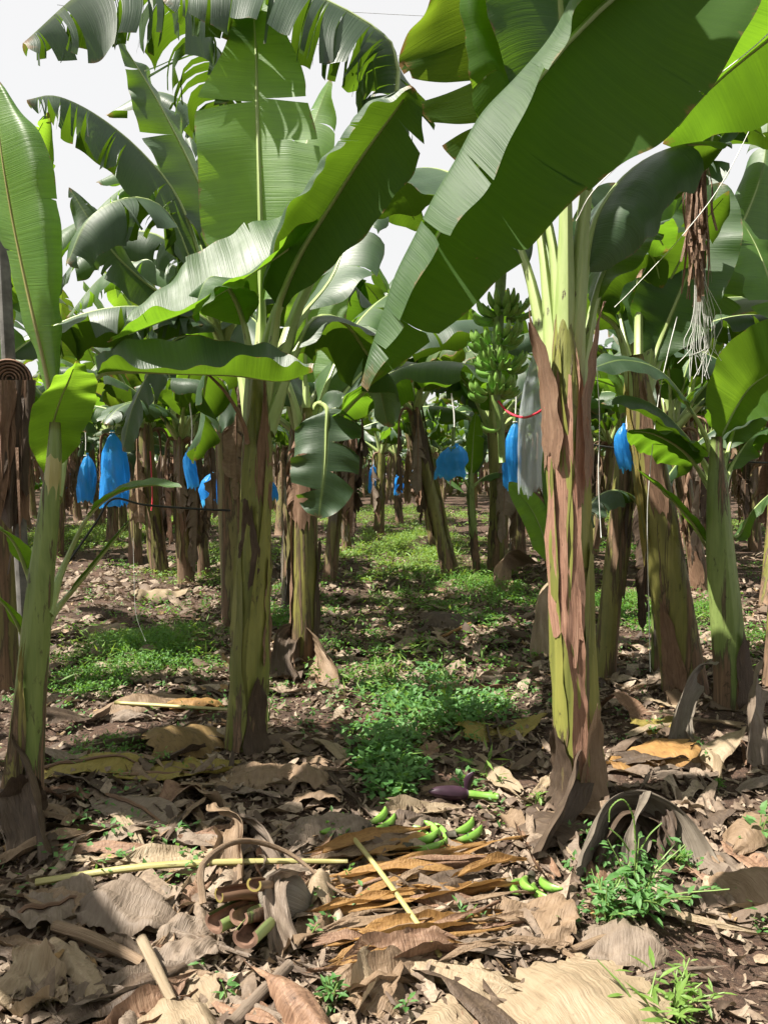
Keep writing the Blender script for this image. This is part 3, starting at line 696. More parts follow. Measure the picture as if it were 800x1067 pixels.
for k, (az, e0, L, bd) in enumerate([(.2, 1.1, 2.2, 1.5), (.9, 1.25, 2.3, 1.2), (2.2, 1.2, 2.2, 1.3), (-.5, .9, 1.9, 1.7)]):
    S = PathS(arch(cF + [0, 0, -.1], az, e0, L, bd), b=(-math.sin(az), math.cos(az), 0), W=.29, start=.2, fold=(.2, .2), droop=(.5, .5), seed=k)
    make_leaf(S, pF, bF, L_MID if k % 2 else L_DARK, seed=k + 3, tears=(rt(k + 5, 4), rt(k + 19, 4)))

# ---- slim young plant at the left edge
bG = G(20, 852); YG = bG[1]
pG = plant('banana_plant', bG, 'young banana plant at the left edge with a half rolled tall upright leaf')
stG = np.vstack([bG - [0, 0, .05], pts((24, 830, YG), (33, 720, YG), (42, 620, YG), (51, 540, YG), (57, 480, YG), (58, 440, YG))])
rG = [.092, .070, .060, .054, .046, .036, .020]
stem(pG, bG, stG, rG, S_YOUNG, 4, 30, 44, .12)
sheath(pG, bG, stG, rG, .02, .45, -.2, .6, S_MIX, .02, 19, 1.05, .2); sheath(pG, bG, stG, rG, .0, .16, .4, 1.2, D_DARK, .12, 20, 1.2, .3, foot=.12)
cG = P(54, 520, YG)
loftleaf(pG, bG, [
    [(54, 430, 3.26), (36, 375, 3.32), (12, 300, 3.34), (-8, 220, 3.34), (-18, 150, 3.3), (-6, 82, 3.2)],
    [(58, 432, 3.22), (46, 375, 3.22), (28, 300, 3.20), (12, 225, 3.18), (0, 150, 3.14), (-5, 80, 3.18)],
    [(61, 430, 3.19), (58, 375, 3.12), (52, 300, 3.06), (42, 215, 3.04), (26, 140, 3.06), (-2, 84, 3.17)],
    [(62, 428, 3.2), (64, 370, 3.16), (66, 300, 3.12), (63, 215, 3.10), (44, 140, 3.10), (0, 86, 3.18)]],
    (-1, 0, .55, 1), L_BRIGHT, hint=(.6, -.8, .2), petiole=np.vstack([cG, P(57, 470, YG)]), seed=51, rib=RIB_Y, r0=.013, tears=([(.5, .8)], [(.3, .9), (.62, .8)]), gap=.004)
loftleaf(pG, bG, [
    [(48, 496, 3.24), (32, 465, 3.18), (33, 428, 3.08), (55, 398, 2.98), (78, 378, 2.92)],
    [(51, 500, 3.25), (53, 455, 3.22), (61, 422, 3.1), (73, 393, 3.0), (80, 376, 2.92)],
    [(55, 496, 3.24), (82, 462, 3.14), (100, 418, 3.05), (99, 392, 2.96), (82, 378, 2.92)]],
    (-1, 0, 1), L_BRIGHT, hint=(0, .5, .8), petiole=np.vstack([P(40, 650, YG), P(46, 580, YG), P(50, 530, YG)]), seed=52, rib=RIB, r0=.010)
loftleaf(pG, bG, [
    [(100, 372, 3.62), (128, 357, 3.72), (182, 352, 3.82), (242, 355, 3.82), (292, 364, 3.75), (326, 384, 3.6)],
    [(102, 390, 3.55), (135, 388, 3.62), (190, 390, 3.64), (246, 393, 3.64), (292, 399, 3.62), (326, 388, 3.55)],
    [(100, 384, 3.5), (122, 374, 3.45), (190, 387, 3.42), (246, 373, 3.40), (296, 377, 3.42), (325, 384, 3.52)]],
    (-1, 0, 1), L_DARK, hint=(0, -.6, 1), petiole=np.vstack([cG, pts((66, 470, 3.35), (86, 415, 3.5))]), seed=53, wave=.015, r0=.016)
pathleaf(pG, bG, np.vstack([P(48, 640, YG), pts((66, 590, 3.25), (90, 540, 3.22), (120, 514, 3.18), (155, 505, 3.14), (190, 508, 3.1))]), .055, hint=(0, -.3, 1), mat=L_MID, start=.5, fold=-.3, droop=.1, seed=54, r0=.011)
pathleaf(pG, bG, np.vstack([P(40, 660, YG), pts((62, 630, 3.25), (96, 590, 3.2), (137, 540, 3.15))]), .022, hint=(0, -.3, 1), mat=L_DARK, start=.35, fold=-.5, droop=.1, seed=55, r0=.012)
pathleaf(pG, bG, np.vstack([P(36, 640, YG), pts((30, 600, 3.2), (12, 560, 3.1), (-20, 540, 3.0))]), .05, hint=(0, -.3, 1), mat=L_BRIGHT, start=.4, fold=-.3, seed=56, r0=.011)
pathleaf(pG, bG, np.vstack([P(36, 690, YG), pts((26, 665, 3.2), (10, 635, 3.1), (-15, 610, 3.0))]), .03, hint=(0, -.3, 1), mat=L_BRIGHT, start=.4, fold=-.3, seed=57, r0=.010)

# ---- leaning plant at the right, behind the main one
bB = G(716, 722); YB = bB[1]
pB = plant('banana_plant', bB, 'leaning banana plant right of the main one with brown heel and rolled new leaf')
stB = np.vstack([bB - [0, 0, .05], pts((713, 705, YB), (703, 640, YB), (690, 560, YB), (678, 490, YB), (668, 420, YB), (662, 370, YB))])
rB = [.150, .132, .122, .114, .104, .092, .040]
stem(pB, bB, stB, rB, S_MIX, 5, 34, 46, .11)
sheath(pB, bB, stB, rB, .05, .30, -.8, .5, D_SHEATH, .02, 23, 1.04, .4); sheath(pB, bB, stB, rB, .55, .92, -.2, .55, D_SHEATH, .02, 24, 1.05, .4)
sheath(pB, bB, stB, rB, .45, .98, -1.4, .5, D_YELLOW, .03, 25, 1.06, .3)
cB = P(665, 425, YB)
tube('rolled_leaf', cr(np.vstack([cB, pts((665, 340, 5.2), (667, 290, 5.2))]), 14), [.035, .03, .026], RIB, pB, bB, sides=8)
tube('rolled_leaf_tip', cr(pts((667, 290, 5.2), (668, 268, 5.2), (667, 252, 5.2)), 10), [.028, .03, .004], D_SHEATH, pB, bB, sides=8)
def bl(path, *a, **k): pathleaf(pB, bB, np.vstack([cB, pts(*path)]), *a, **k)
bl([(672, 350, 5.3), (684, 290, 5.5), (700, 230, 5.6), (712, 180, 5.6)], .30, hint=(.2, -1, .3), mat=L_MID, start=.28, fold=-.15, droop=.05, seed=61)
bl([(682, 370, 5.2), (706, 310, 5.1), (728, 255, 5.1), (750, 190, 5.1)], .27, hint=(-.3, -1, .3), mat=L_MID, start=.25, fold=-.2, droop=.05, seed=62)
bl([(650, 350, 5.3), (640, 300, 5.5), (632, 250, 5.6), (640, 190, 5.7)], .30, hint=(.2, -1, .3), mat=L_DARK, start=.28, fold=-.15, droop=.05, seed=63, tears=(1, 1))
bl([(676, 330, 5.4), (700, 230, 5.6), (735, 160, 5.7), (770, 130, 5.7), (812, 150, 5.6)], .36, hint=(-.2, .2, 1), mat=L_DARK, start=.32, fold=.1, droop=.25, seed=64, tears=(3, 3), gap=.03)
bl([(685, 320, 5.4), (722, 210, 5.5), (745, 120, 5.5), (740, 70, 5.4), (715, 80, 5.2)], .30, hint=(0, .2, 1), mat=L_DARK, start=.36, fold=.1, droop=.5, seed=65, tears=(3, 3))
bl([(645, 345, 5.0), (622, 320, 4.9), (640, 280, 4.8), (676, 262, 4.7), (690, 300, 4.7)], .15, hint=(0, .2, 1), mat=L_DARK, start=.35, fold=.2, droop=.5, seed=66)
bl([(690, 365, 5.3), (740, 300, 5.5), (790, 190, 5.8), (800, 120, 6.)], .28, hint=(-.3, -.7, .6), mat=L_MID, start=.25, seed=67, tears=(2, 2), droop=.4)

# ---- young plant right
bC = G(764, 735); YC = bC[1]
pC = plant('banana_plant', bC, 'young plant at right with glowing yellow green leaf beside long drooping dark leaves')
stC = np.vstack([bC - [0, 0, .05], pts((763, 720, YC), (756, 640, YC), (750, 570, YC), (747, 500, YC), (746, 455, YC))])
rC = [.12, .10, .092, .08, .062, .03]
stem(pC, bC, stC, rC, S_YOUNG, 6, 30, 40, .11)
sheath(pC, bC, stC, rC, .0, .3, .5, .8, D_DARK, .03, 26, 1.06, .3)
cC = P(748, 520, YC)
def cl(path, *a, **k): pathleaf(pC, bC, np.vstack([cC, pts(*path)]), *a, r0=.014, **k)
loftleaf(pC, bC, [
    [(746, 452, 4.9), (735, 415, 4.85), (750, 368, 4.8), (785, 338, 4.75), (830, 325, 4.7)],
    [(750, 458, 4.95), (764, 430, 4.95), (780, 405, 4.9), (800, 390, 4.8), (832, 372, 4.7)],
    [(756, 452, 4.9), (778, 440, 4.85), (805, 432, 4.75), (830, 425, 4.7), (840, 385, 4.7)]],
    (-1, 0, 1), L_BRIGHT, hint=(.3, .5, .8), petiole=np.vstack([cC, P(748, 480, YC)]), seed=71, r0=.014)
cl([(741, 470, 4.85), (722, 430, 4.7), (690, 388, 4.5), (650, 375, 4.3), (612, 385, 4.2)], .13, hint=(.1, -.4, 1), mat=L_DARK, start=.4, fold=(-.2, .3), droop=.3, seed=72)
cl([(738, 490, 4.8), (715, 455, 4.6), (684, 424, 4.45), (652, 412, 4.35), (626, 420, 4.3)], .13, hint=(0, -.4, 1), mat=L_DARK, start=.3, fold=.2, droop=.6, seed=73)
cl([(735, 500, 4.8), (712, 470, 4.65), (682, 452, 4.5), (655, 448, 4.4)], .16, hint=(0, .4, 1), mat=L_MID, start=.35, fold=.1, droop=.4, seed=74)
cl([(740, 570, 4.85), (722, 545, 4.7), (695, 515, 4.55), (662, 488, 4.4)], .07, hint=(0, -.3, 1), mat=L_MID, start=.35, fold=-.2, droop=.2, seed=75)
cl([(765, 480, 4.9), (790, 450, 4.9), (820, 445, 4.8), (850, 470, 4.7)], .16, hint=(0, .2, 1), mat=L_MID, start=.3, seed=76)
cl([(765, 560, 4.85), (785, 530, 4.8), (815, 505, 4.7), (840, 505, 4.6)], .08, hint=(0, -.3, 1), mat=L_MID, start=.35, seed=77)
cl([(758, 470, 5.0), (775, 410, 5.1), (800, 350, 5.2), (840, 330, 5.3)], .20, hint=(-.3, -.5, .8), mat=L_MID, start=.3, seed=78)

# ---- dark leaning plant behind, upper left leaves
bH = G(246, 655); YH = bH[1]
pH = plant('banana_plant', bH, 'dark brown leaning plant behind the left one, its long slate leaves torn against sky')
stH = np.vstack([bH - [0, 0, .05], pts((245, 640, YH), (241, 560, YH), (236, 480, YH), (234, 420, YH), (236, 350, YH))])
stem(pH, bH, stH, [.14, .125, .115, .105, .095, .06], S_BROWN, 7, 26, 40, .11)
cH = P(236, 370, YH)
def hl(path, *a, **k): pathleaf(pH, bH, np.vstack([cH, pts(*path)]), *a, **k)
loftleaf(pH, bH, [
    [(226, 290, 6.85), (195, 225, 6.6), (160, 165, 6.5), (140, 118, 6.4), (133, 82, 6.35), (121, 38, 6.3)],
    [(236, 280, 6.9), (222, 225, 6.75), (196, 165, 6.65), (172, 118, 6.5), (150, 80, 6.4), (123, 38, 6.3)],
    [(240, 285, 6.9), (230, 222, 6.95), (204, 162, 6.85), (178, 115, 6.7), (153, 77, 6.5), (125, 38, 6.3)]],
    (-1, 0, 1), L_DARK, hint=(-.4, -.8, .5), petiole=np.vstack([cH, P(238, 320, 7)]), seed=81, tears=([(.5, .3), (.84, .0)], []), wave=.03)
hl([(215, 290, 6.8), (188, 210, 6.6), (150, 160, 6.4), (105, 122, 6.2), (60, 100, 6.0), (28, 104, 5.9)], .40, hint=(.2, -.5, 1), mat=L_DARK, start=.33, fold=(.6, .6), droop=.9, tears=(18, 18), seed=82, gap=.014, var=.4, td=(0, .2))
hl([(205, 290, 6.7), (178, 225, 6.4), (140, 205, 6.1), (95, 225, 5.9), (70, 275, 5.8)], .36, hint=(.1, -.4, 1), mat=L_DARK, start=.3, fold=.3, droop=.9, tears=(6, 6), seed=83, gap=.03, var=.4)
hl([(215, 320, 6.9), (175, 310, 6.7), (130, 275, 6.5), (98, 235, 6.4), (72, 195, 6.4)], .22, hint=(-.3, -.8, .8), mat=L_DARK, start=.3, fold=.3, droop=.6, tears=(3, 3), seed=84)
hl([(250, 250, 6.6), (240, 130, 6.0), (210, 20, 5.4), (160, -30, 5.0), (95, -15, 4.8), (24, 45, 4.6)], .52, hint=(.2, -.5, 1), mat=L_DARK, start=.42, fold=(.5, .5), droop=.95, tears=(26, 26), seed=85, gap=.010, var=.35, td=(0, .12), nu=110)
hl([(225, 300, 7.1), (205, 240, 7.3), (190, 190, 7.5), (150, 170, 7.7), (100, 190, 7.8)], .32, hint=(0, -.2, 1), mat=L_MID, start=.3, fold=.2, droop=.7, tears=(5, 5), seed=86, gap=.03)
hl([(262, 300, 7.2), (300, 200, 7.4), (330, 120, 7.5), (345, 80, 7.4)], .34, hint=(-.2, -.7, .5), mat=L_BRIGHT, start=.3, tears=(2, 2), seed=87)
hl([(268, 310, 7.1), (320, 230, 7.0), (360, 160, 6.9), (390, 95, 6.9)], .34, hint=(-.7, -.5, .4), mat=L_DARK, start=.3, fold=-.1, tears=(1, 1), seed=88)
hl([(200, 350, 6.9), (170, 365, 6.8), (140, 420, 6.8), (128, 470, 6.8)], .26, hint=(0, -.4, 1), mat=L_DARK, start=.3, droop=.7, tears=(4, 4), seed=89)
for k, pth in enumerate([[(220, 330, 7.2), (185, 260, 7.3), (140, 240, 7.3), (90, 260, 7.3), (50, 310, 7.3)], [(228, 300, 7.3), (215, 230, 7.6), (180, 190, 7.8), (130, 195, 8), (85, 235, 8)],
        [(222, 340, 7.0), (190, 320, 6.9), (150, 330, 6.8), (110, 370, 6.8)], [(245, 290, 7.3), (235, 200, 7.6), (205, 120, 7.8), (160, 95, 7.9), (110, 120, 8)], [(228, 330, 7.4), (200, 290, 7.9), (160, 270, 8.2), (110, 285, 8.4), (70, 330, 8.4)],
        [(262, 320, 7.2), (300, 280, 7.4), (345, 275, 7.5), (390, 320, 7.6)], [(255, 300, 7.4), (280, 200, 7.8), (310, 150, 8), (350, 160, 8.1)]]):
    hl(pth, .30, hint=(.1 * k - .3, -.4, 1), mat=[L_DARK, L_MID, L_DARK][k % 3], start=.28, fold=.25, droop=.8, tears=(8, 8), seed=120 + k, gap=.02, var=.4, td=(0, .25), nu=60)
for k, az in enumerate((1.2, -1.0, 2.6, .2)): hang_leaf(pH, bH, cH + [0, 0, -.1], az, .22, 1.1 + .2 * k, .14, 90 + k, D_TAN if k % 2 else D_GREY)

# ================================================================ PLANTS IN THE MIDDLE DISTANCE
def gen_plant(base, top, r, seed, mat, nl, skirt, label, group=None, scale=1., merge=False, az_avoid=None, lsize=1., cat='banana plant'):
    R = np.random.default_rng(seed); base = np.asarray(base, float); top = np.asarray(top, float)
    p = plant('banana_plant', base, label, cat, group)
    mid = (base + top) / 2 + np.array([R.normal(0, .03), R.normal(0, .03), 0])
    st = np.array([base - [0, 0, .06], mid, top])
    ra = [r * 1.3, r * 1.12, r * 1.05, r, r * .97, r * .93, r * .85, r * .35]
    s = stem(p, base, cr(st, 8), ra, mat, seed, 18 if not merge else 12, 26 if not merge else 14, .12)
    if not merge:
        for k in range(2):
            u0 = R.uniform(0, .45); sheath(p, base, st, ra[:6], u0, u0 + .45, R.uniform(-1.6, 1.6), .85, mat, .01, seed + 40 + k, 1.03, .25, name='leaf_sheath')
        for k in range(3):
            u0 = R.uniform(.05, .6)
            sheath(p, base, st, ra, u0, u0 + R.uniform(.25, .4), R.uniform(-2.2, 2.2), R.uniform(.5, .9), [D_SHEATH, D_DARK, D_FIBRE][k], R.uniform(.0, .04), seed + k, 1.04, .1)
    c = top + (base - top) * .16
    a0 = R.uniform(0, TAU)
    for k in range(nl):
        az = a0 + k * 2.4 + R.normal(0, .2); q = k / max(1, nl - 1)
        e0 = 1.42 - .75 * q + R.normal(0, .1); L = lsize * R.uniform(1.9, 2.5) * (.85 + .15 * (1 - q)); bd = .5 + 1.35 * q + R.normal(0, .15)
        S = PathS(arch(c, az, e0, L, bd), b=(-math.sin(az), math.cos(az), 0), W=lsize * R.uniform(.25, .33), start=.2, fold=(R.uniform(-.1, .4),) * 2, droop=(.3 + .5 * q,) * 2, wave=.02, seed=seed + k)
        nt_ = int(R.integers(1, 5) + 5 * q)
        make_leaf(S, p, base, [L_MID, L_DARK, L_DARK, L_OLD, L_DARK][int(R.integers(0, 5))] if q > .12 else L_BRIGHT, r0=max(.011, r * .2) if lsize > .6 else .011, nu=34 if not merge else 26, nv=4 if not merge else 3,
                  tears=(rt(seed + k, nt_), rt(seed + k + 70, nt_)), gap=.02, var=.3, seed=seed + k, merge=merge)
    for k in range(skirt):
        az = R.uniform(0, TAU)
        hang_leaf(p, base, c + [0, 0, -.05], az, R.uniform(.15, .4), R.uniform(.8, min(1.8, top[2] - base[2] - .4)), R.uniform(.10, .24), seed + k + 200, [D_TAN, D_GREY, D_DARK, D_SHEATH][int(R.integers(0, 4))])
    return p
MID = [  # base px, base py, px at y=470, width px, stem, leaves, dead leaves, label
    (195, 608, 188, 17, S_BROWN, 8, 5, 'banana plant with tan stem and thick skirt of hanging dead leaves'),
    (168, 598, 154, 18, S_MIX, 8, 1, 'greenish leaning banana stem just left of the tan one with dead skirt'),
    (142, 588, 139, 13, S_BROWN, 7, 2, 'thin brown banana stem standing behind the largest blue bag'),
    (213, 602, 204, 13, S_BROWN, 7, 2, 'dark narrow banana stem just right of the tan one with dead skirt'),
    (303, 638, 309, 19, S_BROWN, 8, 2, 'reddish dry banana stem touching the slimmer plant with scalloped leaf'),
    (343, 606, 352, 15, S_BROWN, 8, 3, 'dark banana stem right behind the slimmer plant with scalloped leaf'),
    (395, 558, 397, 11, S_MIX, 8, 0, 'pale yellow banana stem at the left side of the open lane'),
    (417, 548, 412, 9, S_BROWN, 7, 1, 'small brown banana stem in the open lane beside the pale yellow one'),
    (471, 604, 441, 18, S_MIX, 8, 1, 'strongly leaning banana stem at the right side of the lane'),
    (456, 575, 430, 13, S_BROWN, 7, 1, 'brown leaning banana stem parallel behind the strongly leaning one'),
    (518, 600, 514, 21, S_MIX, 8, 1, 'mottled banana stem with purple blotch under the hanging green bunch'),
    (540, 592, 536, 18, S_BROWN, 7, 2, 'nearly black banana stem between the mottled one and the main plant'),
    (628, 706, 652, 24, S_MIX, 4, 0, 'slanting greenish banana stem between the main plant and the leaning one'),
    (732, 618, 704, 19, S_BROWN, 8, 3, 'reddish brown dry banana stem between the two right hand plants'),
    (757, 582, 738, 13, S_BROWN, 7, 2, 'brown stem with torn sheaths behind the young right hand plant'),
    (786, 574, 780, 13, S_BROWN, 7, 4, 'dry skirted banana plant near the right edge in the back'),
    (808, 716, 815, 28, S_MIX, 2, -2, 'green stemmed banana plant cut off by the right edge'),
    (362, 576, 357, 10, S_BROWN, 7, 2, 'small dark banana stem left of the lane behind the scalloped leaf'),
    (118, 566, 116, 11, S_BROWN, 7, 3, 'pale shredded banana stem below the largest blue bag'),
    (575, 590, 566, 14, S_MIX, 7, 1, 'banana plant half hidden directly behind the main pinkish stem'),
    (60, 580, 64, 12, S_MIX, 7, 2, 'banana plant behind the young left plant below small blue bags'),
]
for i, (px, py, pt, wpx, m, nl, sk, lab) in enumerate(MID):
    g = G(px, py); YY = g[1]; hi = rng.uniform(2.2, 2.75)
    q = P(pt, 470, YY); d = (q - g) / (q[2] - g[2])
    top = g + d * (hi - g[2]); r = .84 * wpx / 2 * YY / FPX
    gen_plant(g, top, min(r, .15), 300 + 17 * i, m, nl + 1, max(0, sk + 2), lab, lsize=.7 if px in (808, 628) else 1.08)
# thin suckers
SUCK = [(497, 602, 488, 8, 'slim pale sucker beside the mottled stem under the bunch'), (684, 704, 672, 10, 'thin light green sucker hugging the leaning right hand plant'),
        (578, 640, 556, 9, 'sucker with two upright young leaves left of the main pinkish stem')]
for i, (px, py, pt, wpx, lab) in enumerate(SUCK):
    g = G(px, py); q = P(pt, 480, g[1]); top = g + (q - g) * (.9 if i < 2 else .25)
    gen_plant(g, top, wpx / 2 * g[1] / FPX, 700 + i, S_YOUNG, 4, 0, lab, lsize=.5 if i != 2 else .01, cat='banana sucker') if i != 2 else None
gS = G(579, 645); pS = plant('banana_sucker', gS, SUCK[2][4], 'banana sucker')
stem(pS, gS, np.vstack([gS, P(577, 600, gS[1])]), [.03, .026, .02], S_YOUNG, 2, 14, 10)
YS = gS[1]
pathleaf(pS, gS, pts((577, 620, YS), (575, 560, YS), (568, 500, YS), (562, 462, YS)), .085, hint=(.6, -1, .1), mat=L_MID, start=.25, fold=-.4, droop=0, seed=1, r0=.012)
pathleaf(pS, gS, pts((577, 620, YS), (572, 580, YS - .05), (556, 535, YS - .1), (530, 502, YS - .1)), .13, hint=(-.3, -1, .2), mat=L_BRIGHT, start=.25, fold=-.1, droop=0, seed=2, r0=.012)
pathleaf(pS, gS, pts((578, 620, YS), (580, 570, YS - .1), (574, 520, YS - .15), (566, 480, YS - .1)), .07, hint=(-.8, -1, .1), mat=L_MID, start=.25, fold=-.3, droop=0, seed=3, r0=.012)
pathleaf(pS, gS, pts((577, 640, YS), (572, 660, YS - .2), (552, 650, YS - .35), (530, 664, YS - .4)), .03, hint=(0, -.3, 1), mat=L_DARK, start=.2, fold=-.3, droop=.1, seed=4, r0=.008)

# rows further back: a few plants are built, the rest are copies
PROTO = []
for k in range(8):
    b = np.array([0, 0, 0.]); hi = [2.5, 2.3, 2.7, 2.4, 2.2, 2.6, 2.4, 2.5][k]
    PROTO.append(gen_plant(b, [rng.normal(0, .22), rng.normal(0, .15), hi], rng.uniform(.075, .10), 900 + 23 * k, [S_BROWN, S_MIX, S_BROWN, S_BROWN, S_MIX, S_BROWN, S_MIX, S_BROWN][k], 12, [6, 3, 7, 5, 3, 7, 3, 6][k], 'x', merge=True))
used = set(); FAR = []
def far_ok(x, y):
    lane = .25 + (y - 10) * .012
    if y < 34 and abs(x - lane) < (.95 if y < 22 else .7): return False
    if x < -1.0 and y < 12.5: return False
    return all((x - a) ** 2 + (y - b) ** 2 > 1.25 ** 2 for a, b in FAR)
for o in COL.objects:
    if o.get('category') == 'banana plant' and o not in PROTO: FAR.append((o.location.x, o.location.y))
nfix = len(FAR)
spots = []
yy = 11.5
while yy < 46:
    half = .56 * yy + 1.2
    for x in np.arange(-half, half, 1.75 if yy < 18 else 2.5):
        xx, y2 = x + rng.normal(0, .3), yy + rng.normal(0, .4)
        if far_ok(xx, y2): FAR.append((xx, y2)); spots.append((xx, y2))
    yy += 2.0 if yy < 18 else 3.6
LAB = {('l', 0): 'banana plant in the sunny rows left of the lane behind the blue bags',
       ('l', 1): 'distant banana plant far left of the lane end',
       ('r', 0): 'banana plant in the crowded rows right of the lane behind the bunch',
       ('r', 1): 'distant banana plant far right of the lane end'}
for i, (x, y) in enumerate(spots):
    k = int(rng.integers(0, 8)); o = PROTO[k] if k not in used else copy_tree(PROTO[k])
    used.add(k)
    o.location = (x, y, float(gz(x, y))); o.rotation_euler = (rng.normal(0, .05), rng.normal(0, .05), rng.uniform(0, TAU)); s_ = rng.uniform(.9, 1.12); o.scale = (s_, s_, s_)
    key = ('l' if x < .3 else 'r', 0 if y < 19 else 1)
    o['label'] = LAB[key]; o['group'] = {('l', 0): 'plants in the left rows', ('l', 1): 'distant left plants', ('r', 0): 'plants in the right rows', ('r', 1): 'distant right plants'}[key]
print('far plants', len(spots))
# plants of the same rows beside and behind the viewer, which shade the front
for i, (x, y) in enumerate([(-3.1, 3.0), (-3.6, 6.4), (3.9, 5.9), (4.2, 8.2), (-2.2, -2.4), (-.6, -3.6), (1.2, -2.6), (2.9, -3.4), (-3.8, -4.2), (.3, -5.8), (2.0, -6.4), (-2.0, -6.6), (4.4, -1.6), (-4.6, -1.8), (4.6, -6.2), (-5.2, -6.8)]):
    o = copy_tree(PROTO[(i * 3) % 8]); o.location = (x, y, 0); o.rotation_euler = (0, 0, 1.3 * i); o.scale = (1.08,) * 3
    o['label'] = 'banana plant of the rows beside the lane, left of the picture' if x < 0 else 'banana plant of the rows beside the lane, right of the picture'
    o['group'] = 'plants left of the picture' if x < 0 else 'plants right of the picture'
# the plantation beyond, which reads as one mass
acc = Acc(); N = 2600
for i in range(N):
    y = rng.uniform(44, 64); x = rng.uniform(-.62, .62) * y; z = rng.uniform(.6, 4.2); az = rng.uniform(0, TAU); L = rng.uniform(1.2, 2.2); W_ = rng.uniform(.25, .4)
    s = np.linspace(0, 1, 4); e = rng.uniform(-.2, 1.2) - 1.3 * s
    p = np.array([x, y, z]) + np.stack([np.cos(az) * s * L, np.sin(az) * s * L, np.sin(e) * s * L * .5], 1)
    b = np.array([-math.sin(az), math.cos(az), 0]) * W_; ww = np.array([.2, 1, .8, .05])[:, None]
    dn = np.array([0, 0, -.12]) * ww
    acc.add(np.stack([p - b * ww + dn, p, p + b * ww + dn], 1).reshape(-1, 3), gridf(3, 2), np.stack(np.broadcast_arrays(s[:, None], np.array([0, .5, 1])[None]), -1).reshape(-1, 2))
o = acc.obj('distant_banana_foliage', L_MID); tag(o, 'mass of distant banana foliage closing the view beyond the rows', 'foliage', None, 'stuff')
acc = Acc()
for i in range(110):
    y = rng.uniform(46, 60); x = rng.uniform(-.62, .62) * y
    v, f, uv = tube_data(np.array([[x, y, 0], [x + rng.normal(0, .15), y, 1.3], [x + rng.normal(0, .3), y, 2.6]]), [.15, .13, .1], 6, cap=False)
    acc.add(v, f, uv)
o = acc.obj('distant_banana_stems', S_BROWN); tag(o, 'mass of distant banana stems closing the view beyond the rows', 'stems', None, 'stuff')

# ================================================================ BAGS, TWINE, HOSE, POLE
def bag(px, top, bot, wpx, YY, label, seed, mat=None, flare=.9, name='blue_bag', cat='plastic bag', group='blue bags over the bunches', cord=.5, fullness=1.):
    c = P(px, (top + bot) / 2, YY); zt, zb = P(px, top, YY)[2], P(px, bot, YY)[2]; r = wpx / 2 * YY / FPX
    nu, nv = 26, 40
    U, T = np.meshgrid(np.linspace(0, 1, nu + 1), np.linspace(0, TAU, nv + 1), indexing='ij')
    prof = np.interp(U, [0, .05, .12, .3, .55, .8, 1], [.16, .12, .45, .85, 1., .95, flare])
    R = r * prof * (1 + .16 * wob(np.cos(T) * 4, np.sin(T) * 4 + U * 1.3, seed) + .07 * np.sin(9 * T + 3 * np.sin(5 * U) + seed))
    z = zt + (zb - zt) * U + (U > .9) * .05 * wob(np.cos(T) * 5, np.sin(T) * 5, seed + 1) * (U - .9) * 10
    v = np.stack([c[0] + R * np.cos(T) + .03 * np.sin(U * 3 + seed), c[1] + R * np.sin(T) * .8, z], -1).reshape(-1, 3)
    o = mesh_obj(name, v, gridf(nu, nv), mat or M_BAG, own=True); tag(o, label, cat, group)
    ct = np.array([c[0], c[1], zt])
    tube('cord', cr(np.array([ct - [0, 0, .03], ct + [.01, 0, cord * .5], ct + [-.02, .03, cord]]), 6), [.008], M_TWINE, o, o.location, sides=5)
    tube('tie', cr(np.array([ct + [r * .2 * math.cos(a), r * .2 * math.sin(a), -.04] for a in np.linspace(0, TAU, 9)]), 18), [.007], M_TWINE, o, o.location, sides=5)
    return o
for k, b in enumerate([
    (118, 448, 527, 29, 11.5, 'largest blue plastic bag, hanging left with twine, above a pale shredded stem', .92),
    (90, 472, 522, 18, 12.5, 'bright blue narrow bag just left of the largest blue bag', .8),
    (66, 482, 512, 15, 14, 'small dull blue bag leftmost behind the young left plant', .9),
    (221, 492, 524, 20, 8.0, 'short blue bag just left of the yellow green plant stem', 1.),
    (200, 466, 508, 13, 8.6, 'narrow blue bag beside the tan stem with dead skirt', .9),
    (283, 498, 520, 10, 9.5, 'tiny blue bag seen between the two left hand stems', .9),
    (389, 484, 513, 12, 18, 'small blue bag above the pale yellow stem by the lane', .9),
    (415, 490, 515, 9, 20, 'tiny blue bag in the far lane right of the pale yellow stem', .9),
    (472, 462, 496, 30, 7.6, 'short wide blue bag above the leaning stems by the lane', 1.05),
    (536, 436, 508, 19, 8.5, 'deep blue crumpled bag just left of the main pinkish stem', 1.),
    (652, 441, 488, 17, 5.0, 'blue bag right of the main plant behind dark drooping leaves', .95),
    (430, 489, 506, 8, 24, 'tiniest blue bag deep in the lane', .9)]):
    bag(*b[:6], seed=k, flare=b[6])
for (px, top, bot, YY, sc_, lab) in [(118, 462, 520, 11.5, .62, 'green bunch inside the largest blue bag'), (90, 482, 516, 12.5, .42, 'green bunch inside the narrow bright bag left of the largest'),
        (472, 466, 490, 7.6, .40, 'green bunch inside the short wide blue bag by the lane'), (536, 450, 500, 8.5, .30, 'green bunch inside the deep blue bag left of the main stem')]:
    a, b = P(px, top, YY), P(px, bot, YY); t_ = plant('banana_bunch', a, lab, 'banana bunch')
    tube('bunch_stalk', cr(np.array([a + [0, 0, .2], a, b]), 8), [.02], M_STALK, t_, a, sides=7)
    for q in range(5): banana_hand(t_, a, a + (b - a) * (.15 + .18 * q), q * 2.1 - 1.5, sc_, 6, q, M_BANANA)
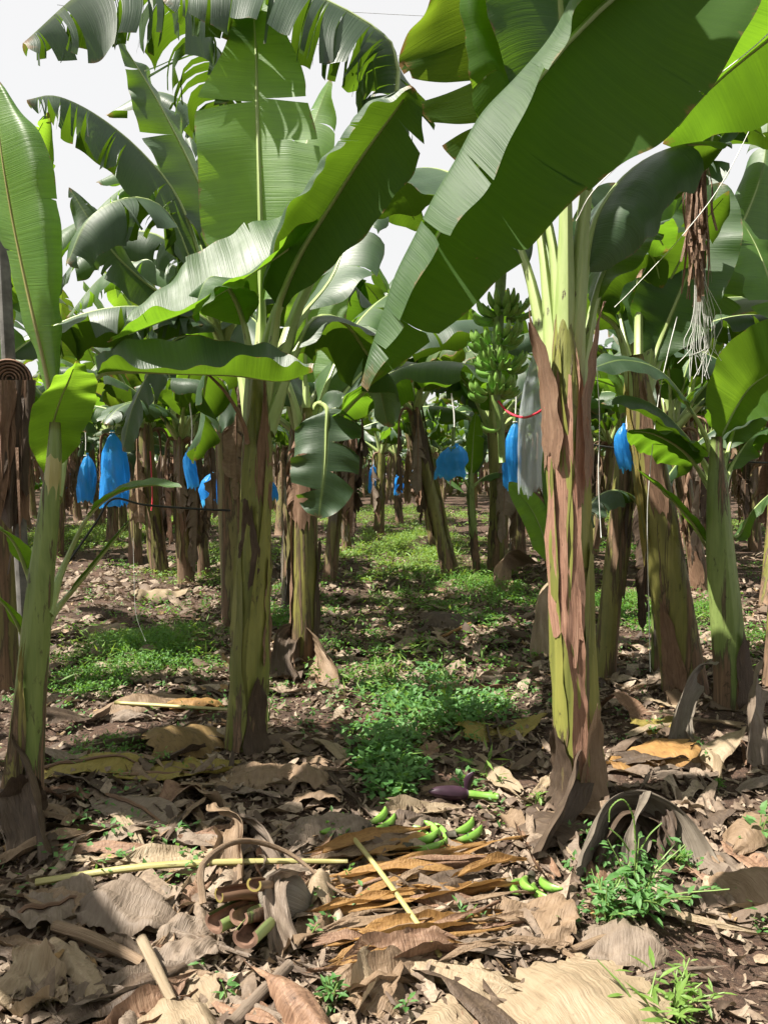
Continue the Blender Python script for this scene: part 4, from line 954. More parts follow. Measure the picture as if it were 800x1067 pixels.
bag(557, 352, 512, 26, 4.9, 'clear greyish plastic sleeve hanging behind the main pinkish stem', 40, M_CLEAR, 1.0, 'plastic_sleeve', 'plastic sleeve', None, .3)

def twine(name, path, r, mat, label, cat, sides=5, n=30, **k):
    return tag(tube(name, cr(path, n), [r], mat, None, sides=sides, own=True, **k), label, cat)
twine('red_twine', pts((519, 418, 4.05), (530, 430, 3.95), (545, 435, 3.8), (558, 431, 3.6), (569, 424, 3.42)), .006, M_RED, 'red twine tying the green bunch to the main stem', 'twine')
twine('red_ribbon', pts((157, 470, 9.2), (158, 490, 9.2), (159, 520, 9.2), (158, 532, 9.2)), .008, M_RED, 'red ribbon hanging below the small bunch behind the left plants', 'ribbon')
twine('white_twine', pts((870, -45, 3.0), (800, 35, 3.05), (740, 85, 3.1), (690, 130, 3.15), (622, 194, 3.25), (600, 230, 3.4)), .0024, M_TWINE, 'tight white twine running down from the upper right corner', 'twine')
twine('white_twine', pts((800, 95, 4.0), (755, 185, 4.1), (715, 240, 4.2), (660, 300, 4.4), (640, 320, 4.5)), .0024, M_TWINE, 'second white twine passing the shredded hanging leaf', 'twine')
twine('white_twine', pts((622, 290, 3.9), (620, 360, 3.9), (624, 430, 3.9), (623, 500, 3.9), (626, 560, 3.9)), .0024, M_TWINE, 'loose white twine hanging straight down right of the main stem', 'twine')
twine('white_twine', pts((705, 330, 4.6), (695, 370, 4.6), (685, 420, 4.6), (676, 500, 4.6), (674, 560, 4.7), (677, 700, 4.9)), .003, M_TWINE, 'long white twine falling from the shredded leaf to the ground', 'twine')
twine('white_twine', pts((139, 560, 5.5), (140, 600, 5.5), (142, 640, 5.5), (152, 668, 5.5)), .0013, M_TWINE, 'thin white twine dangling over the left weed patch', 'twine')
twine('black_hose', pts((50, 612, 6.2), (72, 585, 6.2), (100, 545, 6.3), (118, 520, 6.4), (150, 526, 6.8), (200, 530, 7.0), (240, 532, 7.2)), .010, M_HOSE, 'black irrigation hose rising past the young left plant', 'hose', 7, 40)
twine('black_hose', pts((600, 461, 6.5), (650, 468, 6.6), (720, 474, 6.6), (790, 482, 6.6), (850, 480, 6.6)), .009, M_HOSE, 'dark hose strung level behind the young right hand plant', 'hose', 7, 40)
for k, (a, b, l) in enumerate([((60, 5, 26), (860, 110, 24), 'lower grey overhead wire crossing the white sky'), ((60, -8, 27), (860, 30, 25), 'upper grey overhead wire crossing the white sky')]):
    twine('overhead_wire', np.array([P(*a), (P(*a) + P(*b)) / 2 - [0, 0, .2], P(*b)]), .009, M_WIRE, l, 'wire')
# shredded dead leaf hung at the right
acc = Acc()
for i in range(90):
    x, y0 = rng.normal(726, 6), rng.uniform(165, 210); Ls = rng.uniform(45, 120)
    c = pts((x * .5 + 363, 158, 4.45), (x, y0, 4.45 + rng.normal(0, .03)), (x + rng.normal(0, 3), y0 + Ls * .5, 4.45 + rng.normal(0, .04)), (x + rng.normal(0, 4), y0 + Ls, 4.45 + rng.normal(0, .05)))
    q = cr(c, 8); wd = rng.uniform(.004, .013)
    a = rng.uniform(0, TAU); d = np.array([math.cos(a), math.sin(a), 0]) * wd
    tw = np.linspace(0, rng.normal(0, 2), 8)[:, None]; d = d * np.cos(tw) + np.cross(d, [0, 0, 1]) * np.sin(tw)
    acc.add(np.stack([q - d, q + d], 1).reshape(-1, 3), gridf(7, 1), np.stack(np.broadcast_arrays(np.linspace(0, 1, 8)[:, None], np.array([0, 1])[None]), -1).reshape(-1, 2))
tag(acc.obj('hanging_dead_leaf', D_SHEATH, own=True), 'brown shredded dead leaf bundle hanging from twine at upper right', 'dead leaf')
acc = Acc()
for i in range(26):
    x = rng.normal(732, 7); c = pts((726 + rng.normal(0, 4), 280, 4.45), (x, 330, 4.45), (x + rng.normal(0, 5), 360, 4.45), (x + rng.normal(0, 8), rng.uniform(370, 400), 4.45))
    v, f, uv = tube_data(cr(c, 8), [.0015], 4, cap=False); acc.add(v, f, uv)
tag(acc.obj('twine_tangle', M_TWINE, own=True), 'pale frayed twine tangle below the shredded hanging leaf', 'twine')

# prop pole, cut trunk at the left edge
gp = G(32, 735)
tag(tube('prop_pole', cr(np.vstack([gp - [0, 0, .1], P(24, 600, gp[1]), P(12, 420, gp[1]), P(0, 200, gp[1])]), 20), [.045, .042, .038], M_POLE, own=True, sides=12), 'weathered grey prop pole behind the young left plant', 'pole')
gt = G(2, 718)
pT = plant('cut_banana_trunk', gt, 'brown dead banana trunk at left edge with its rolled end cut off', 'dead trunk')
YT = gt[1]
stem(pT, gt, np.vstack([gt - [0, 0, .05], pts((0, 700, YT), (2, 600, YT), (4, 520, YT), (4, 440, YT))]), [.13, .11, .10, .10, .09], S_BROWN, 8, 24, 30, .14)
Yc = YT - .34; ks = Yc / 3
cyl = cr(pts((5, 450, YT), (8, 415, YT - .1), (11, 398, Yc + .06), (11, 395, Yc)), 16)
v, f, uv = tube_data(cyl, [.085 * ks, .082 * ks, .08 * ks], 28, cap=False)
lg = mesh_obj('cut_log', v, f, D_SHEATH, pT, gt, uv)
# the spiral of sheath layers on the cut face
th = np.linspace(0, TAU * 5.5, 150); rr = .078 * ks * (1 - th / th[-1] * .88)
c0 = cyl[-1]; ax = unit(cyl[-1] - cyl[-3]); sx = unit(np.cross(ax, [0, 0, 1.])); sz = np.cross(sx, ax)
spiral = c0 + np.cos(th)[:, None] * rr[:, None] * sx + np.sin(th)[:, None] * rr[:, None] * sz
tube('cut_spiral', spiral + ax * .002, [.0048 * ks], M_CUT, lg, gt, sides=5)
rg = np.linspace(0, 1, 6); tt = np.linspace(0, TAU, 29)
fv = (c0 - ax * .012)[None, None] + (np.cos(tt)[None, :, None] * sx + np.sin(tt)[None, :, None] * sz) * (.08 * ks * rg)[:, None, None]
mesh_obj('cut_face', fv.reshape(-1, 3), gridf(5, 28), M_BTIP, lg, gt)
for k, (dx, L, wd) in enumerate([(-12, 135, 22), (2, 150, 20), (14, 150, 16), (-4, 120, 18), (22, 120, 9), (8, 140, 14)]):
    nu, nv = 16, 6
    U, V = np.meshgrid(np.linspace(0, 1, nu + 1), np.linspace(-1, 1, nv + 1), indexing='ij')
    px = 6 + dx + V * wd * (1 - .55 * U) + 5 * wob(U * 3, V, k); py = 396 + L * U + 8 * wob(V * 2, U, k + 9) * U
    Yy = Yc - .02 + .05 * wob(U * 2 + V * 2, V, k + 3) - .04 * (1 - V * V) + .03 * (k % 3)
    v = np.stack([P(a, b, c) for a, b, c in zip(px.ravel(), py.ravel(), Yy.ravel())])
    mesh_obj('hanging_sheath', v, gridf(nu, nv), [D_SHEATH, D_DARK, D_SHEATH][k % 3], pT, gt, np.stack([.5 + .5 * V, U], -1).reshape(-1, 2))

for k in range(16):
    x0 = rng.uniform(-14, 30); y0 = rng.uniform(400, 470); L = rng.uniform(50, 130); d_ = Yc - .05 + rng.normal(0, .05)
    q = cr(pts((x0, y0, d_ + .03), (x0 + rng.normal(0, 2), y0 + L * .5, d_ - .02), (x0 + rng.normal(-3, 5), y0 + L, d_)), 10); wd = ks * rng.uniform(.003, .012)
    tw = np.linspace(rng.normal(0, .5), rng.normal(0, 1.5), 10)[:, None]; d = np.concatenate([np.cos(tw), np.sin(tw), tw * 0], 1) * wd * np.linspace(1, .3, 10)[:, None]
    mesh_obj('fibre_strip', np.stack([q - d, q + d], 1).reshape(-1, 3), gridf(9, 1), [D_SHEATH, D_DARK, D_TAN][k % 3], pT, gt, np.stack(np.broadcast_arrays(np.linspace(0, 1, 10)[:, None], np.array([0, 1])[None]), -1).reshape(-1, 2))
# ================================================================ LITTER
def scatter(N, ymin, ymax, seed, bias=1.3):
    R = np.random.default_rng(seed); u = R.random(N)
    y = ymin * (ymax / ymin) ** (u ** bias) if bias else R.uniform(ymin, ymax, N)
    x = R.uniform(-1, 1, N) * (.62 * y + .7); return x, y, R
soilx = lambda x, y: ((x - 1.0) / .42) ** 2 + ((y - 2.12) / .45) ** 2
soil2 = lambda x, y: ((x + .95) / .35) ** 2 + ((y - 2.4) / .14) ** 2
def litter(name, N, ymin, ymax, lmu, lsd, wr, seed, zmax, tilt, mat, label, keep=.14, bias=1.0):
    x, y, R = scatter(N, ymin, ymax, seed, bias)
    dens = .62 + .38 * wob(x * 1.3, y * 1.3, 77)
    bare = np.minimum(soilx(x, y), soil2(x, y)) < 1
    ok = (R.random(N) < np.where(bare, keep, np.clip(dens * 1.2, .15, 1))); x, y = x[ok], y[ok]; n = len(x)
    L = np.clip(np.exp(R.normal(math.log(lmu), lsd, n)), lmu * .3, lmu * 2.2); W_ = L * R.uniform(*wr, n)
    nu, nv = 6, 3
    U, V = np.meshgrid(np.linspace(-.5, .5, nu + 1), np.linspace(-.5, .5, nv + 1), indexing='ij'); U = U.ravel()[None]; V = V.ravel()[None]
    az = R.uniform(0, TAU, n)[:, None]; bend = R.normal(0, .8, n)[:, None]; curl = R.normal(0, 1.1, n)[:, None]; ph = R.uniform(0, TAU, n)[:, None]
    l = L[:, None]; w_ = W_[:, None] * (1 - .5 * np.abs(U * 2) ** 2.5 * R.random(n)[:, None])
    skew = R.normal(0, .25, n)[:, None]
    a = l * U; c = w_ * (V + skew * U) + .08 * l * np.sin(3 * U + ph)
    h = bend * l * (U * U) * .55 + curl * w_ * V * V * .9 + .07 * l * np.sin(7 * U + ph + 3 * V)
    # tilt
    t1, t2 = R.normal(0, tilt, n)[:, None], R.normal(0, tilt, n)[:, None]
    h = h + a * t1 + c * t2
    vx = x[:, None] + a * np.cos(az) - c * np.sin(az); vy = y[:, None] + a * np.sin(az) + c * np.cos(az)
    h = h - np.percentile(h, 15, axis=1)[:, None] + (R.random(n) ** 2 * zmax * dens[ok])[:, None]
    vz = gz(vx, vy) + .012 * 0 + np.maximum(h, -.006) + .006
    v = np.stack([vx, vy, vz], -1).reshape(-1, 3); k = (nu + 1) * (nv + 1)
    f = (gridf(nu, nv)[None] + (np.arange(n) * k)[:, None, None]).reshape(-1, 4)
    o = mesh_obj(name, v, f, mat); tag(o, label, 'leaf litter', None, 'stuff'); return o
litter('leaf_litter', 19000, 1.8, 9, .060, .5, (.08, .34), 5, .022, .15, M_LITTER, 'brown crumpled leaf litter covering the ground under the plants')
litter('coarse_leaf_litter', 3000, 2.3, 11, .13, .45, (.08, .3), 6, .022, .11, M_LITTER, 'larger torn tan leaf scraps strewn over the litter', .03, .8)
litter('fine_leaf_litter', 20000, 1.75, 5.5, .026, .5, (.1, .6), 7, .018, .35, M_LITTER, 'fine crumbs and twigs of litter on the soil', .2)
litter('far_leaf_litter', 12000, 5.0, 30, .12, .5, (.1, .4), 8, .04, .15, M_LITTER, 'tan leaf litter between the weeds in the rows further back', .1)

LIT_LABEL = 'fallen dead leaf'
def sheet(p0, p1, hw, mat, label, seed, curl=.8, arch_h=0., dome=False, amp=.02, name='fallen_leaf', cat='dead leaf', group=None, rib=False, taper=.6, lift=.012, nu=34, nv=16, ragged=.12, world=False, pleat=0., crease=.35, shear=0.):
    a3, b3 = (np.asarray(p0, float), np.asarray(p1, float)) if world else (G(*p0), G(*p1))
    d = (b3 - a3)[:2]; Ln = np.linalg.norm(d); d = d / Ln; s = np.array([-d[1], d[0]])
    A, C = np.meshgrid(np.linspace(0, 1, nu + 1), np.linspace(-1, 1, nv + 1), indexing='ij')
    hwv = hw * (1 - taper * np.abs(2 * A - 1) ** 3) * (1 + ragged * wob(A * 7, C * 0 + np.sign(C), seed + 1) + ragged * .5 * np.abs(wob(A * 26, C * 0 + np.sign(C), seed + 5)))
    A2 = A + ragged * (.6 * wob(C * 4, A * 0 + (A > .5), seed + 2) + .35 * wob(C * 13, A * 0 + (A > .5), seed + 8)) * (np.abs(2 * A - 1) ** 3)
    ph = max(curl, .05); R_ = hwv / ph
    lat = R_ * np.sin(C * ph); h = .5 * R_ * (np.cos(C * ph) - math.cos(ph)) if dome else R_ * (1 - np.cos(C * ph))
    h = h + arch_h * .55 * np.sin(np.pi * np.clip(A2, 0, 1)) + amp * wob(A * 5, C * 2.2, seed) + amp * .4 * wob(A * 13, C * 5, seed + 4) * np.abs(C)
    h = h + pleat * np.abs(((C * 7 + .6 * wob(A * 2, C, seed + 6)) % 2) - 1)
    x = a3[0] + d[0] * A2 * Ln + s[0] * lat; y = a3[1] + d[1] * A2 * Ln + s[1] * lat
    R = np.random.default_rng(seed + 9)
    for _ in range(3):                                  # sharp creases
        a_, o_ = R.uniform(0, TAU), R.uniform(-.5, .5)
        h = h + crease * R.uniform(.3, 1) * hw * np.abs(math.cos(a_) * (A - .5) * 2 + math.sin(a_) * C * .8 - o_) * R.choice([-1, 1])
    x = x + s[0] * shear * hw * (A - .5); y = y + s[1] * shear * hw * (A - .5)
    h = np.maximum(h - np.percentile(h, 12), -.012)
    z = gz(x, y) + h + lift
    o = mesh_obj(name, np.stack([x, y, z], -1).reshape(-1, 3), gridf(nu, nv), mat, None, (0, 0, 0), np.stack([A, .5 + .5 * C], -1).reshape(-1, 2), own=True)
    tag(o, label, cat, group)
    if rib:
        j = nv // 2; q = np.stack([x, y, z], -1)[1:, j] + [0, 0, .006]
        tube('midrib', q[::2], [.011, .008, .004], D_SHEATH, o, o.location, sides=6)
    return o
def stick(p0, p1, r, mat, label, h=(.03, .03), sag=0., name='stalk', cat='stalk', sides=9, r2=None, mids=()):
    a, b = G(*p0), G(*p1); a = a + [0, 0, h[0]]; b = b + [0, 0, h[1]]
    q = np.array([a, a * .67 + b * .33 + [0, 0, sag], a * .33 + b * .67 + [0, 0, sag * .8], b])
    o = tube(name, cr(q, 16), [r, r, r2 or r * .8], mat, own=True, sides=sides); return tag(o, label, cat)
stick((38, 934), (362, 914), .0125, RIB_Y, 'long pale green leaf stalk lying across the dead leaves in front', (.05, .06), .03, r2=.008)
stick((366, 886), (458, 1012), .0095, RIB_Y, 'yellow leaf stalk lying on the orange leaf pile', (.06, .05), .01, r2=.008)
stick((58, 978), (150, 1024), .019, D_TAN, 'tan jointed dead stalk at lower left', (.04, .06), .01)
stick((240, 1085), (302, 1022), .020, D_GREY, 'grey dead stalk at the bottom edge left of centre', (.04, .05))
stick((148, 1012), (180, 1062), .017, D_PALE, 'pale stub of stalk standing up beside the bright leaf', (.10, .05))
stick((120, 742), (240, 748), .012, RIB_Y, 'yellow green leaf stalk behind the dark domed leaf', (.06, .05))
stick((595, 1000), (640, 985), .012, D_TAN, 'tan twig in front of the pigweed', (.03, .04))
stick((420, 975), (220, 1040), .010, D_TAN, 'thin tan dead stalk under the cut stem', (.02, .02))
stick((490, 655), (452, 672), .014, D_ORANGE, 'short orange brown stalk in the open lane', (.05, .04))
S_ = sheet
S_((498, 1092), (662, 1050), .20, D_PALE, 'large pale yellow sheath with torn rim at the bottom edge', 1, .5, .03, True, .012, 'fallen_sheath', 'sheath', taper=.1, nu=50, nv=40, ragged=.22, pleat=.003, crease=.2)
S_((440, 1085), (520, 1030), .11, D_PALE, 'pale cream leaf piece left of the large yellow sheath', 2, .5, .02, True, .015, taper=.25)
S_((150, 1092), (235, 1050), .15, D_PALE, 'bright whitish leaf piece at the bottom left edge', 3, .6, .05, True, .025, taper=.3)
S_((8, 1030), (62, 1058), .10, D_PALE, 'folded pale tan leaf piece in the lower left corner', 4, 1.1, .0, False, .03)
S_((0, 968), (100, 945), .12, D_GREY, 'wrinkled grey tan leaf at the left edge below the long stalk', 5, .6, .05, True, .03, rib=True, pleat=.01)
S_((80, 950), (190, 965), .13, D_GREY, 'broad folded grey brown leaf below the long stalk', 6, .8, .07, True, .04, pleat=.012)
S_((85, 992), (150, 1018), .07, D_GREY, 'rolled grey leaf beside the tan jointed stalk', 7, 2.1, .0, False, .01)
S_((160, 985), (235, 1005), .12, D_GREY, 'crumpled grey leaf left of the cut green stem', 8, .9, .05, True, .03)
S_((108, 832), (178, 868), .11, D_GREY, 'flat silvery grey leaf with midrib left of centre', 9, .25, .0, True, .01, rib=True, taper=.4)
S_((95, 748), (190, 732), .13, D_TAN, 'pleated tan leaf beside the yellow green stalk', 10, .5, .03, True, .02, pleat=.014)
S_((150, 785), (238, 768), .27, D_SPOT, 'large dark speckled leaf domed against the left of the stem foot', 11, .9, .16, True, .02, taper=.35)
S_((175, 742), (240, 735), .10, D_ORANGE, 'orange folded leaf behind the dark domed leaf', 12, .8, .05, True, .02)
S_((20, 812), (150, 806), .12, D_YELLOW, 'long olive yellow dead leaf across the left, near the young plant', 13, .5, .03, True, .02, rib=True)
S_((120, 815), (250, 800), .12, D_YELLOW, 'long olive yellow dead leaf left of the lane centre', 14, .5, .02, True, .02, rib=True)
S_((215, 815), (310, 812), .13, D_TAN, 'scalloped grey green dead leaf in front of the left stem', 15, .6, .04, True, .02, pleat=.01)
S_((300, 820), (345, 815), .10, D_TAN, 'square tan leaf piece in front of the left stem', 16, .4, .04, True, .02)
for k, (a, b, hw, m, lab) in enumerate([
    ((335, 935), (520, 900), .07, D_ORANGE, 'orange strip at the back of the orange leaf pile'), ((345, 960), (515, 930), .075, D_ORANGE, 'long orange strip in the middle of the orange leaf pile'),
    ((330, 985), (500, 955), .07, D_TAN, 'tan strip in the middle of the orange leaf pile'), ((350, 1000), (520, 965), .065, D_ORANGE, 'brown orange strip at the front of the orange leaf pile'),
    ((330, 1030), (470, 990), .06, D_TAN, 'tan strip at the very front of the orange leaf pile'), ((370, 905), (480, 885), .06, D_ORANGE, 'orange strip behind the green bananas'),
    ((320, 910), (420, 888), .06, D_TAN, 'tan strip left of the green bananas'), ((370, 1020), (480, 1000), .06, D_SHEATH, 'red brown strip in front of the yellow stalk'),
    ((385, 945), (510, 915), .06, D_DARK, 'dark brown strip on top of the orange leaf pile'), ((340, 1050), (440, 1020), .06, D_TAN, 'tan curled strip near the bottom centre')]):
    S_(a, b, hw, m, lab, 30 + k, 1.2, .03, k % 2 == 0, .018, 'leaf_strip', 'dead leaf', 'strips of the orange leaf pile', taper=.7, ragged=.2, lift=.02 + .006 * (k % 4))
for k in range(34):
    px, py = rng.uniform(325, 480), rng.uniform(895, 1025); a = math.radians(rng.normal(12, 14)); L = rng.uniform(60, 150)
    S_((px, py), (px + L * math.cos(a), py - L * math.sin(a) * .6), rng.uniform(.008, .026), [D_ORANGE, D_TAN, D_SHEATH, D_ORANGE][k % 4], ['thin orange shred of the orange leaf pile', 'thin tan shred of the orange leaf pile', 'thin brown shred of the orange leaf pile', 'thin orange shred of the orange leaf pile'][k % 4],
       400 + k, rng.uniform(.5, 1.8), rng.uniform(0, .05), rng.random() < .5, .012, 'leaf_strip', 'dead leaf', ['orange shreds', 'tan shreds', 'brown shreds', 'orange shreds'][k % 4], taper=.8, ragged=.2, lift=.03 + .03 * rng.random(), nu=20, nv=6, crease=.6)
S_((632, 800), (720, 790), .17, D_ORANGE, 'orange brown sunlit leaf right of the main stem foot', 50, .5, .03, True, .02, pleat=.01)
S_((660, 765), (702, 755), .10, D_YELLOW, 'yellow brown leaf behind the orange sunlit leaf', 51, .6, .02, True, .02)
S_((710, 800), (770, 785), .13, D_PALE, 'pale curled leaf right of the orange sunlit leaf', 52, 1.2, .03, True, .02)
S_((745, 945), (815, 925), .16, D_TAN, 'broad curled tan leaf at the right edge', 53, .9, .06, True, .02, taper=.4)
S_((735, 925), (775, 905), .11, D_GREY, 'grey domed leaf beside the broad tan leaf at right edge', 54, 1.1, .05, True, .015)
S_((760, 895), (810, 860), .12, D_TAN, 'rolled tan leaf at the right edge above the others', 55, 1.3, .04, True, .02)
S_((550, 890), (605, 850), .14, D_DARK, 'dark purple brown leaf flap left of the main stem foot', 56, .7, .06, True, .02)
S_((480, 770), (560, 757), .14, D_YELLOW, 'flat olive brown torn leaf in the weeds left of the main stem', 57, .3, .0, True, .01, pleat=.01)
S_((440, 655), (520, 650), .14, D_DARK, 'dark leaf lying across the open lane', 58, .4, .05, True, .02)
S_((60, 660), (140, 665), .22, D_TAN, 'tan drooping leaf beyond the left weed patch', 59, .9, .12, True, .04)
S_((145, 630), (195, 618), .2, D_PALE, 'pale sunlit leaf near the foot of the tan stem', 60, .9, .12, True, .04)
S_((355, 1030), (420, 1060), .1, D_TAN, 'tan leaf at the bottom edge in the centre', 61, .8, .03, True, .02)
S_((600, 985), (690, 1000), .10, D_GREY, 'grey tan leaf under the pigweed', 62, .8, .03, True, .02)
S_((520, 950), (600, 985), .12, D_TAN, 'tan leaf in front of the small banana cluster', 63, .9, .03, True, .03, pleat=.01)
S_((300, 880), (380, 870), .1, D_GREY, 'grey brown leaf behind the long pale stalk', 64, .8, .04, True, .03)
# dome of fibrous sheath curling over at the main stem's foot
def drape(path, hw, mat, label, seed, name='fallen_sheath', cat='sheath', curl=1.2, amp=.02, spread=1.6):
    q = arc(path, 30); t = unit(np.gradient(q, axis=0)); sd = unit(np.cross(t, [0, 1., .2])); n = np.cross(sd, t)
    nv = 18; V = np.linspace(-1, 1, nv + 1)[None]; U = np.linspace(0, 1, 30)[:, None]
    W_ = hw * (.7 + (spread - .7) * np.abs(U - .45) ** 1.5) * (1 + .12 * wob(U * 8, V, seed))
    lat = W_ * np.sin(V * curl) / math.sin(min(curl, 1.5)); up = W_ * (np.cos(V * curl) - 1) * .9 + amp * wob(U * 4, V * 6, seed + 1) + amp * .35 * np.abs((V * 9 + wob(U * 2, V, seed)) % 2 - 1)
    p = q[:, None] + sd[:, None] * lat[..., None] + n[:, None] * up[..., None]
    o = mesh_obj(name, p.reshape(-1, 3), gridf(29, nv), mat, None, (0, 0, 0), np.stack(np.broadcast_arrays(.5 + .5 * V, U * 1.5), -1).reshape(-1, 2), own=True)
    return tag(o, label, cat)
gA = bA
drape(np.vstack([G(612, 925), G(618, 908) + [0, 0, .07], G(632, 885) + [0, 0, .16], G(655, 876) + [0, 0, .17], G(684, 880) + [0, 0, .13], G(700, 892) + [0, 0, .05], G(708, 905)]), .11, D_FIBRE,
      'grey fibrous sheath arching over beside the foot of the main stem', 3)
drape(np.vstack([G(628, 915), G(634, 900) + [0, 0, .07], G(648, 888) + [0, 0, .13], G(668, 888) + [0, 0, .12], G(684, 900) + [0, 0, .04]]), .07, D_DARK, 'dark inner fold under the grey arching sheath', 31, amp=.03)
drape(np.vstack([G(650, 935), G(655, 915) + [0, 0, .06], G(662, 897) + [0, 0, .13], G(668, 880) + [0, 0, .16]]), .07, D_FIBRE, 'ragged flap hanging from the front of the grey arching sheath', 32, amp=.03)
drape(np.vstack([G(690, 930), G(694, 912) + [0, 0, .05], G(692, 895) + [0, 0, .12], G(682, 880) + [0, 0, .15]]), .06, D_DARK, 'dark ragged strip at the right of the grey arching sheath', 33, amp=.03)
drape(np.vstack([G(560, 905), G(580, 880) + [0, 0, .10], G(600, 850) + [0, 0, .20], G(612, 836) + [0, 0, .24]]), .09, D_DARK, 'dark sheath flap leaning against the left of the main stem foot', 4)
drape(np.vstack([G(706, 778), G(708, 772) + [0, 0, .11], G(714, 764) + [0, 0, .22], G(722, 752) + [0, 0, .29], G(728, 744) + [0, 0, .27]]), .085, D_FIBRE, 'grey fibrous sheath standing at the foot of the leaning plant', 5)
drape(np.vstack([G(236, 925), G(240, 910) + [0, 0, .07], G(243, 895) + [0, 0, .14], G(236, 878) + [0, 0, .13]]), .07, D_TAN, 'cone of tan sheath standing up behind the long pale stalk', 6, curl=1.4)
drape(np.vstack([G(270, 925), G(282, 908) + [0, 0, .05], G(268, 886) + [0, 0, .09], G(256, 866) + [0, 0, .06]]), .06, D_GREY, 'grey leaf cone right of the tan one', 16, curl=1.2)
drape(np.vstack([G(562, 690), G(562, 680) + [0, 0, .18], G(565, 665) + [0, 0, .36], G(575, 655) + [0, 0, .44]]), .12, D_PALE, 'pale rotten stump of sheath left of the main stem', 7, 'rotten_stump', 'stump', curl=1.4)
drape(np.vstack([G(790, 800), G(785, 785) + [0, 0, .14], G(782, 770) + [0, 0, .22], G(786, 755) + [0, 0, .28]]), .10, D_GREY, 'shaggy grey dead leaves at the foot of the right edge plant', 8)
drape(np.vstack([G(300, 715), G(296, 705) + [0, 0, .10], G(300, 694) + [0, 0, .22], G(310, 684) + [0, 0, .26]]), .13, D_DARK, 'dark sheath at the left of the slimmer plant foot', 9)
drape(np.vstack([G(345, 718), G(338, 708) + [0, 0, .10], G(330, 698) + [0, 0, .16], G(320, 690) + [0, 0, .2]]), .15, D_TAN, 'tan sheath at the right of the slimmer plant foot', 10)
drape(np.vstack([G(40, 905), G(36, 885) + [0, 0, .10], G(28, 866) + [0, 0, .20], G(20, 850) + [0, 0, .26]]), .12, D_DARK, 'dark leaf skirt at the foot of the young left plant', 11)
drape(np.vstack([G(520, 618), G(522, 610) + [0, 0, .2], G(530, 602) + [0, 0, .3], G(545, 598) + [0, 0, .1]]), .2, D_TAN, 'tan dead leaf heap at the foot of the mottled stem', 12)
# dried strap looping over the stalk
tag(tube('dry_strap', cr(np.vstack([G(212, 960) + [0, 0, .06], G(212, 940) + [0, 0, .13], G(250, 922) + [0, 0, .16], G(300, 922) + [0, 0, .12], G(350, 945) + [0, 0, .06], G(385, 955) + [0, 0, .05]]), 26), [.014, .011, .004], D_TAN, own=True, sides=7, flat=.4), 'dried tan strap looping over the long pale stalk', 'dead leaf')

# cut chunk of stem with hollow petiole ends
gc = G(238, 975); pK = plant('cut_stem_chunk', gc, 'cut banana crown chunk with hollow purple stalk ends lying in front', 'cut stem')
def petiole_cut(a, b, r, seed, m):
    b = np.asarray(b); a = np.asarray(a) * .68 + b * .32 + [0, 0, .012 * seed]; q = cr(np.array([b, (a + b) / 2 + [0, 0, .012], a]), 12); th = np.linspace(-.72 * math.pi, .72 * math.pi, 17)
    t = unit(np.gradient(q, axis=0)); up = unit(np.array([0, 0, 1.]) - (t @ np.array([0, 0, 1.]))[:, None] * t); sd = np.cross(t, up)
    rr = np.linspace(1.25, 1, 12)[:, None] * r
    shape = 1 + .12 * np.cos(th)[None]
    outer = q[:, None] - np.cos(th)[None, :, None] * up[:, None] * (rr * shape)[..., None] + np.sin(th)[None, :, None] * sd[:, None] * (rr * shape)[..., None] * 1.35
    inner = q[:, None] - np.cos(th)[None, :, None] * up[:, None] * (rr * shape * .72)[..., None] + np.sin(th)[None, :, None] * sd[:, None] * (rr * shape * .72)[..., None] * 1.35
    o = mesh_obj('cut_stalk', outer.reshape(-1, 3), gridf(11, 16), m, pK, gc, np.zeros((outer.size // 3, 2)))
    mesh_obj('hollow', inner.reshape(-1, 3), gridf(11, 16, True), M_CUT, o, gc)
    rim = np.stack([outer[-1], inner[-1]], 0); mesh_obj('cut_rim', rim.reshape(-1, 3), gridf(1, 16), D_YELLOW if seed in (2, 4) else M_CUT, o, gc)
K0 = G(285, 958) + [0, 0, .07]
petiole_cut(G(196, 1010) + [0, 0, .10], K0 + [-.03, 0, -.02], .030, 1, RIB)
petiole_cut(G(203, 985) + [0, 0, .13], K0 + [-.02, .03, 0], .021, 2, D_SHEATH)
petiole_cut(G(232, 1015) + [0, 0, .12], K0 + [0, -.04, -.02], .026, 3, S_YOUNG)
petiole_cut(G(252, 992) + [0, 0, .16], K0 + [.02, .02, .02], .021, 4, D_TAN)
petiole_cut(G(242, 1035) + [0, 0, .05], K0 + [0, -.06, -.03], .030, 5, RIB)
v, f, uv = tube_data(cr(np.array([K0 + [-.04, -.02, -.01], K0 + [.03, 0, .0], K0 + [.12, .03, -.05]]), 14), [.05, .085, .075, .03], 18, ridge=.15)
mesh_obj('stem_base', v, f, D_FIBRE, pK, gc, uv)
drape(np.vstack([G(300, 1000) + [0, 0, .02], G(290, 985) + [0, 0, .12], G(292, 965) + [0, 0, .17], G(310, 950) + [0, 0, .14]]), .05, D_GREY, 'grey pointed leaf flap drooping over the cut crown chunk', 13)

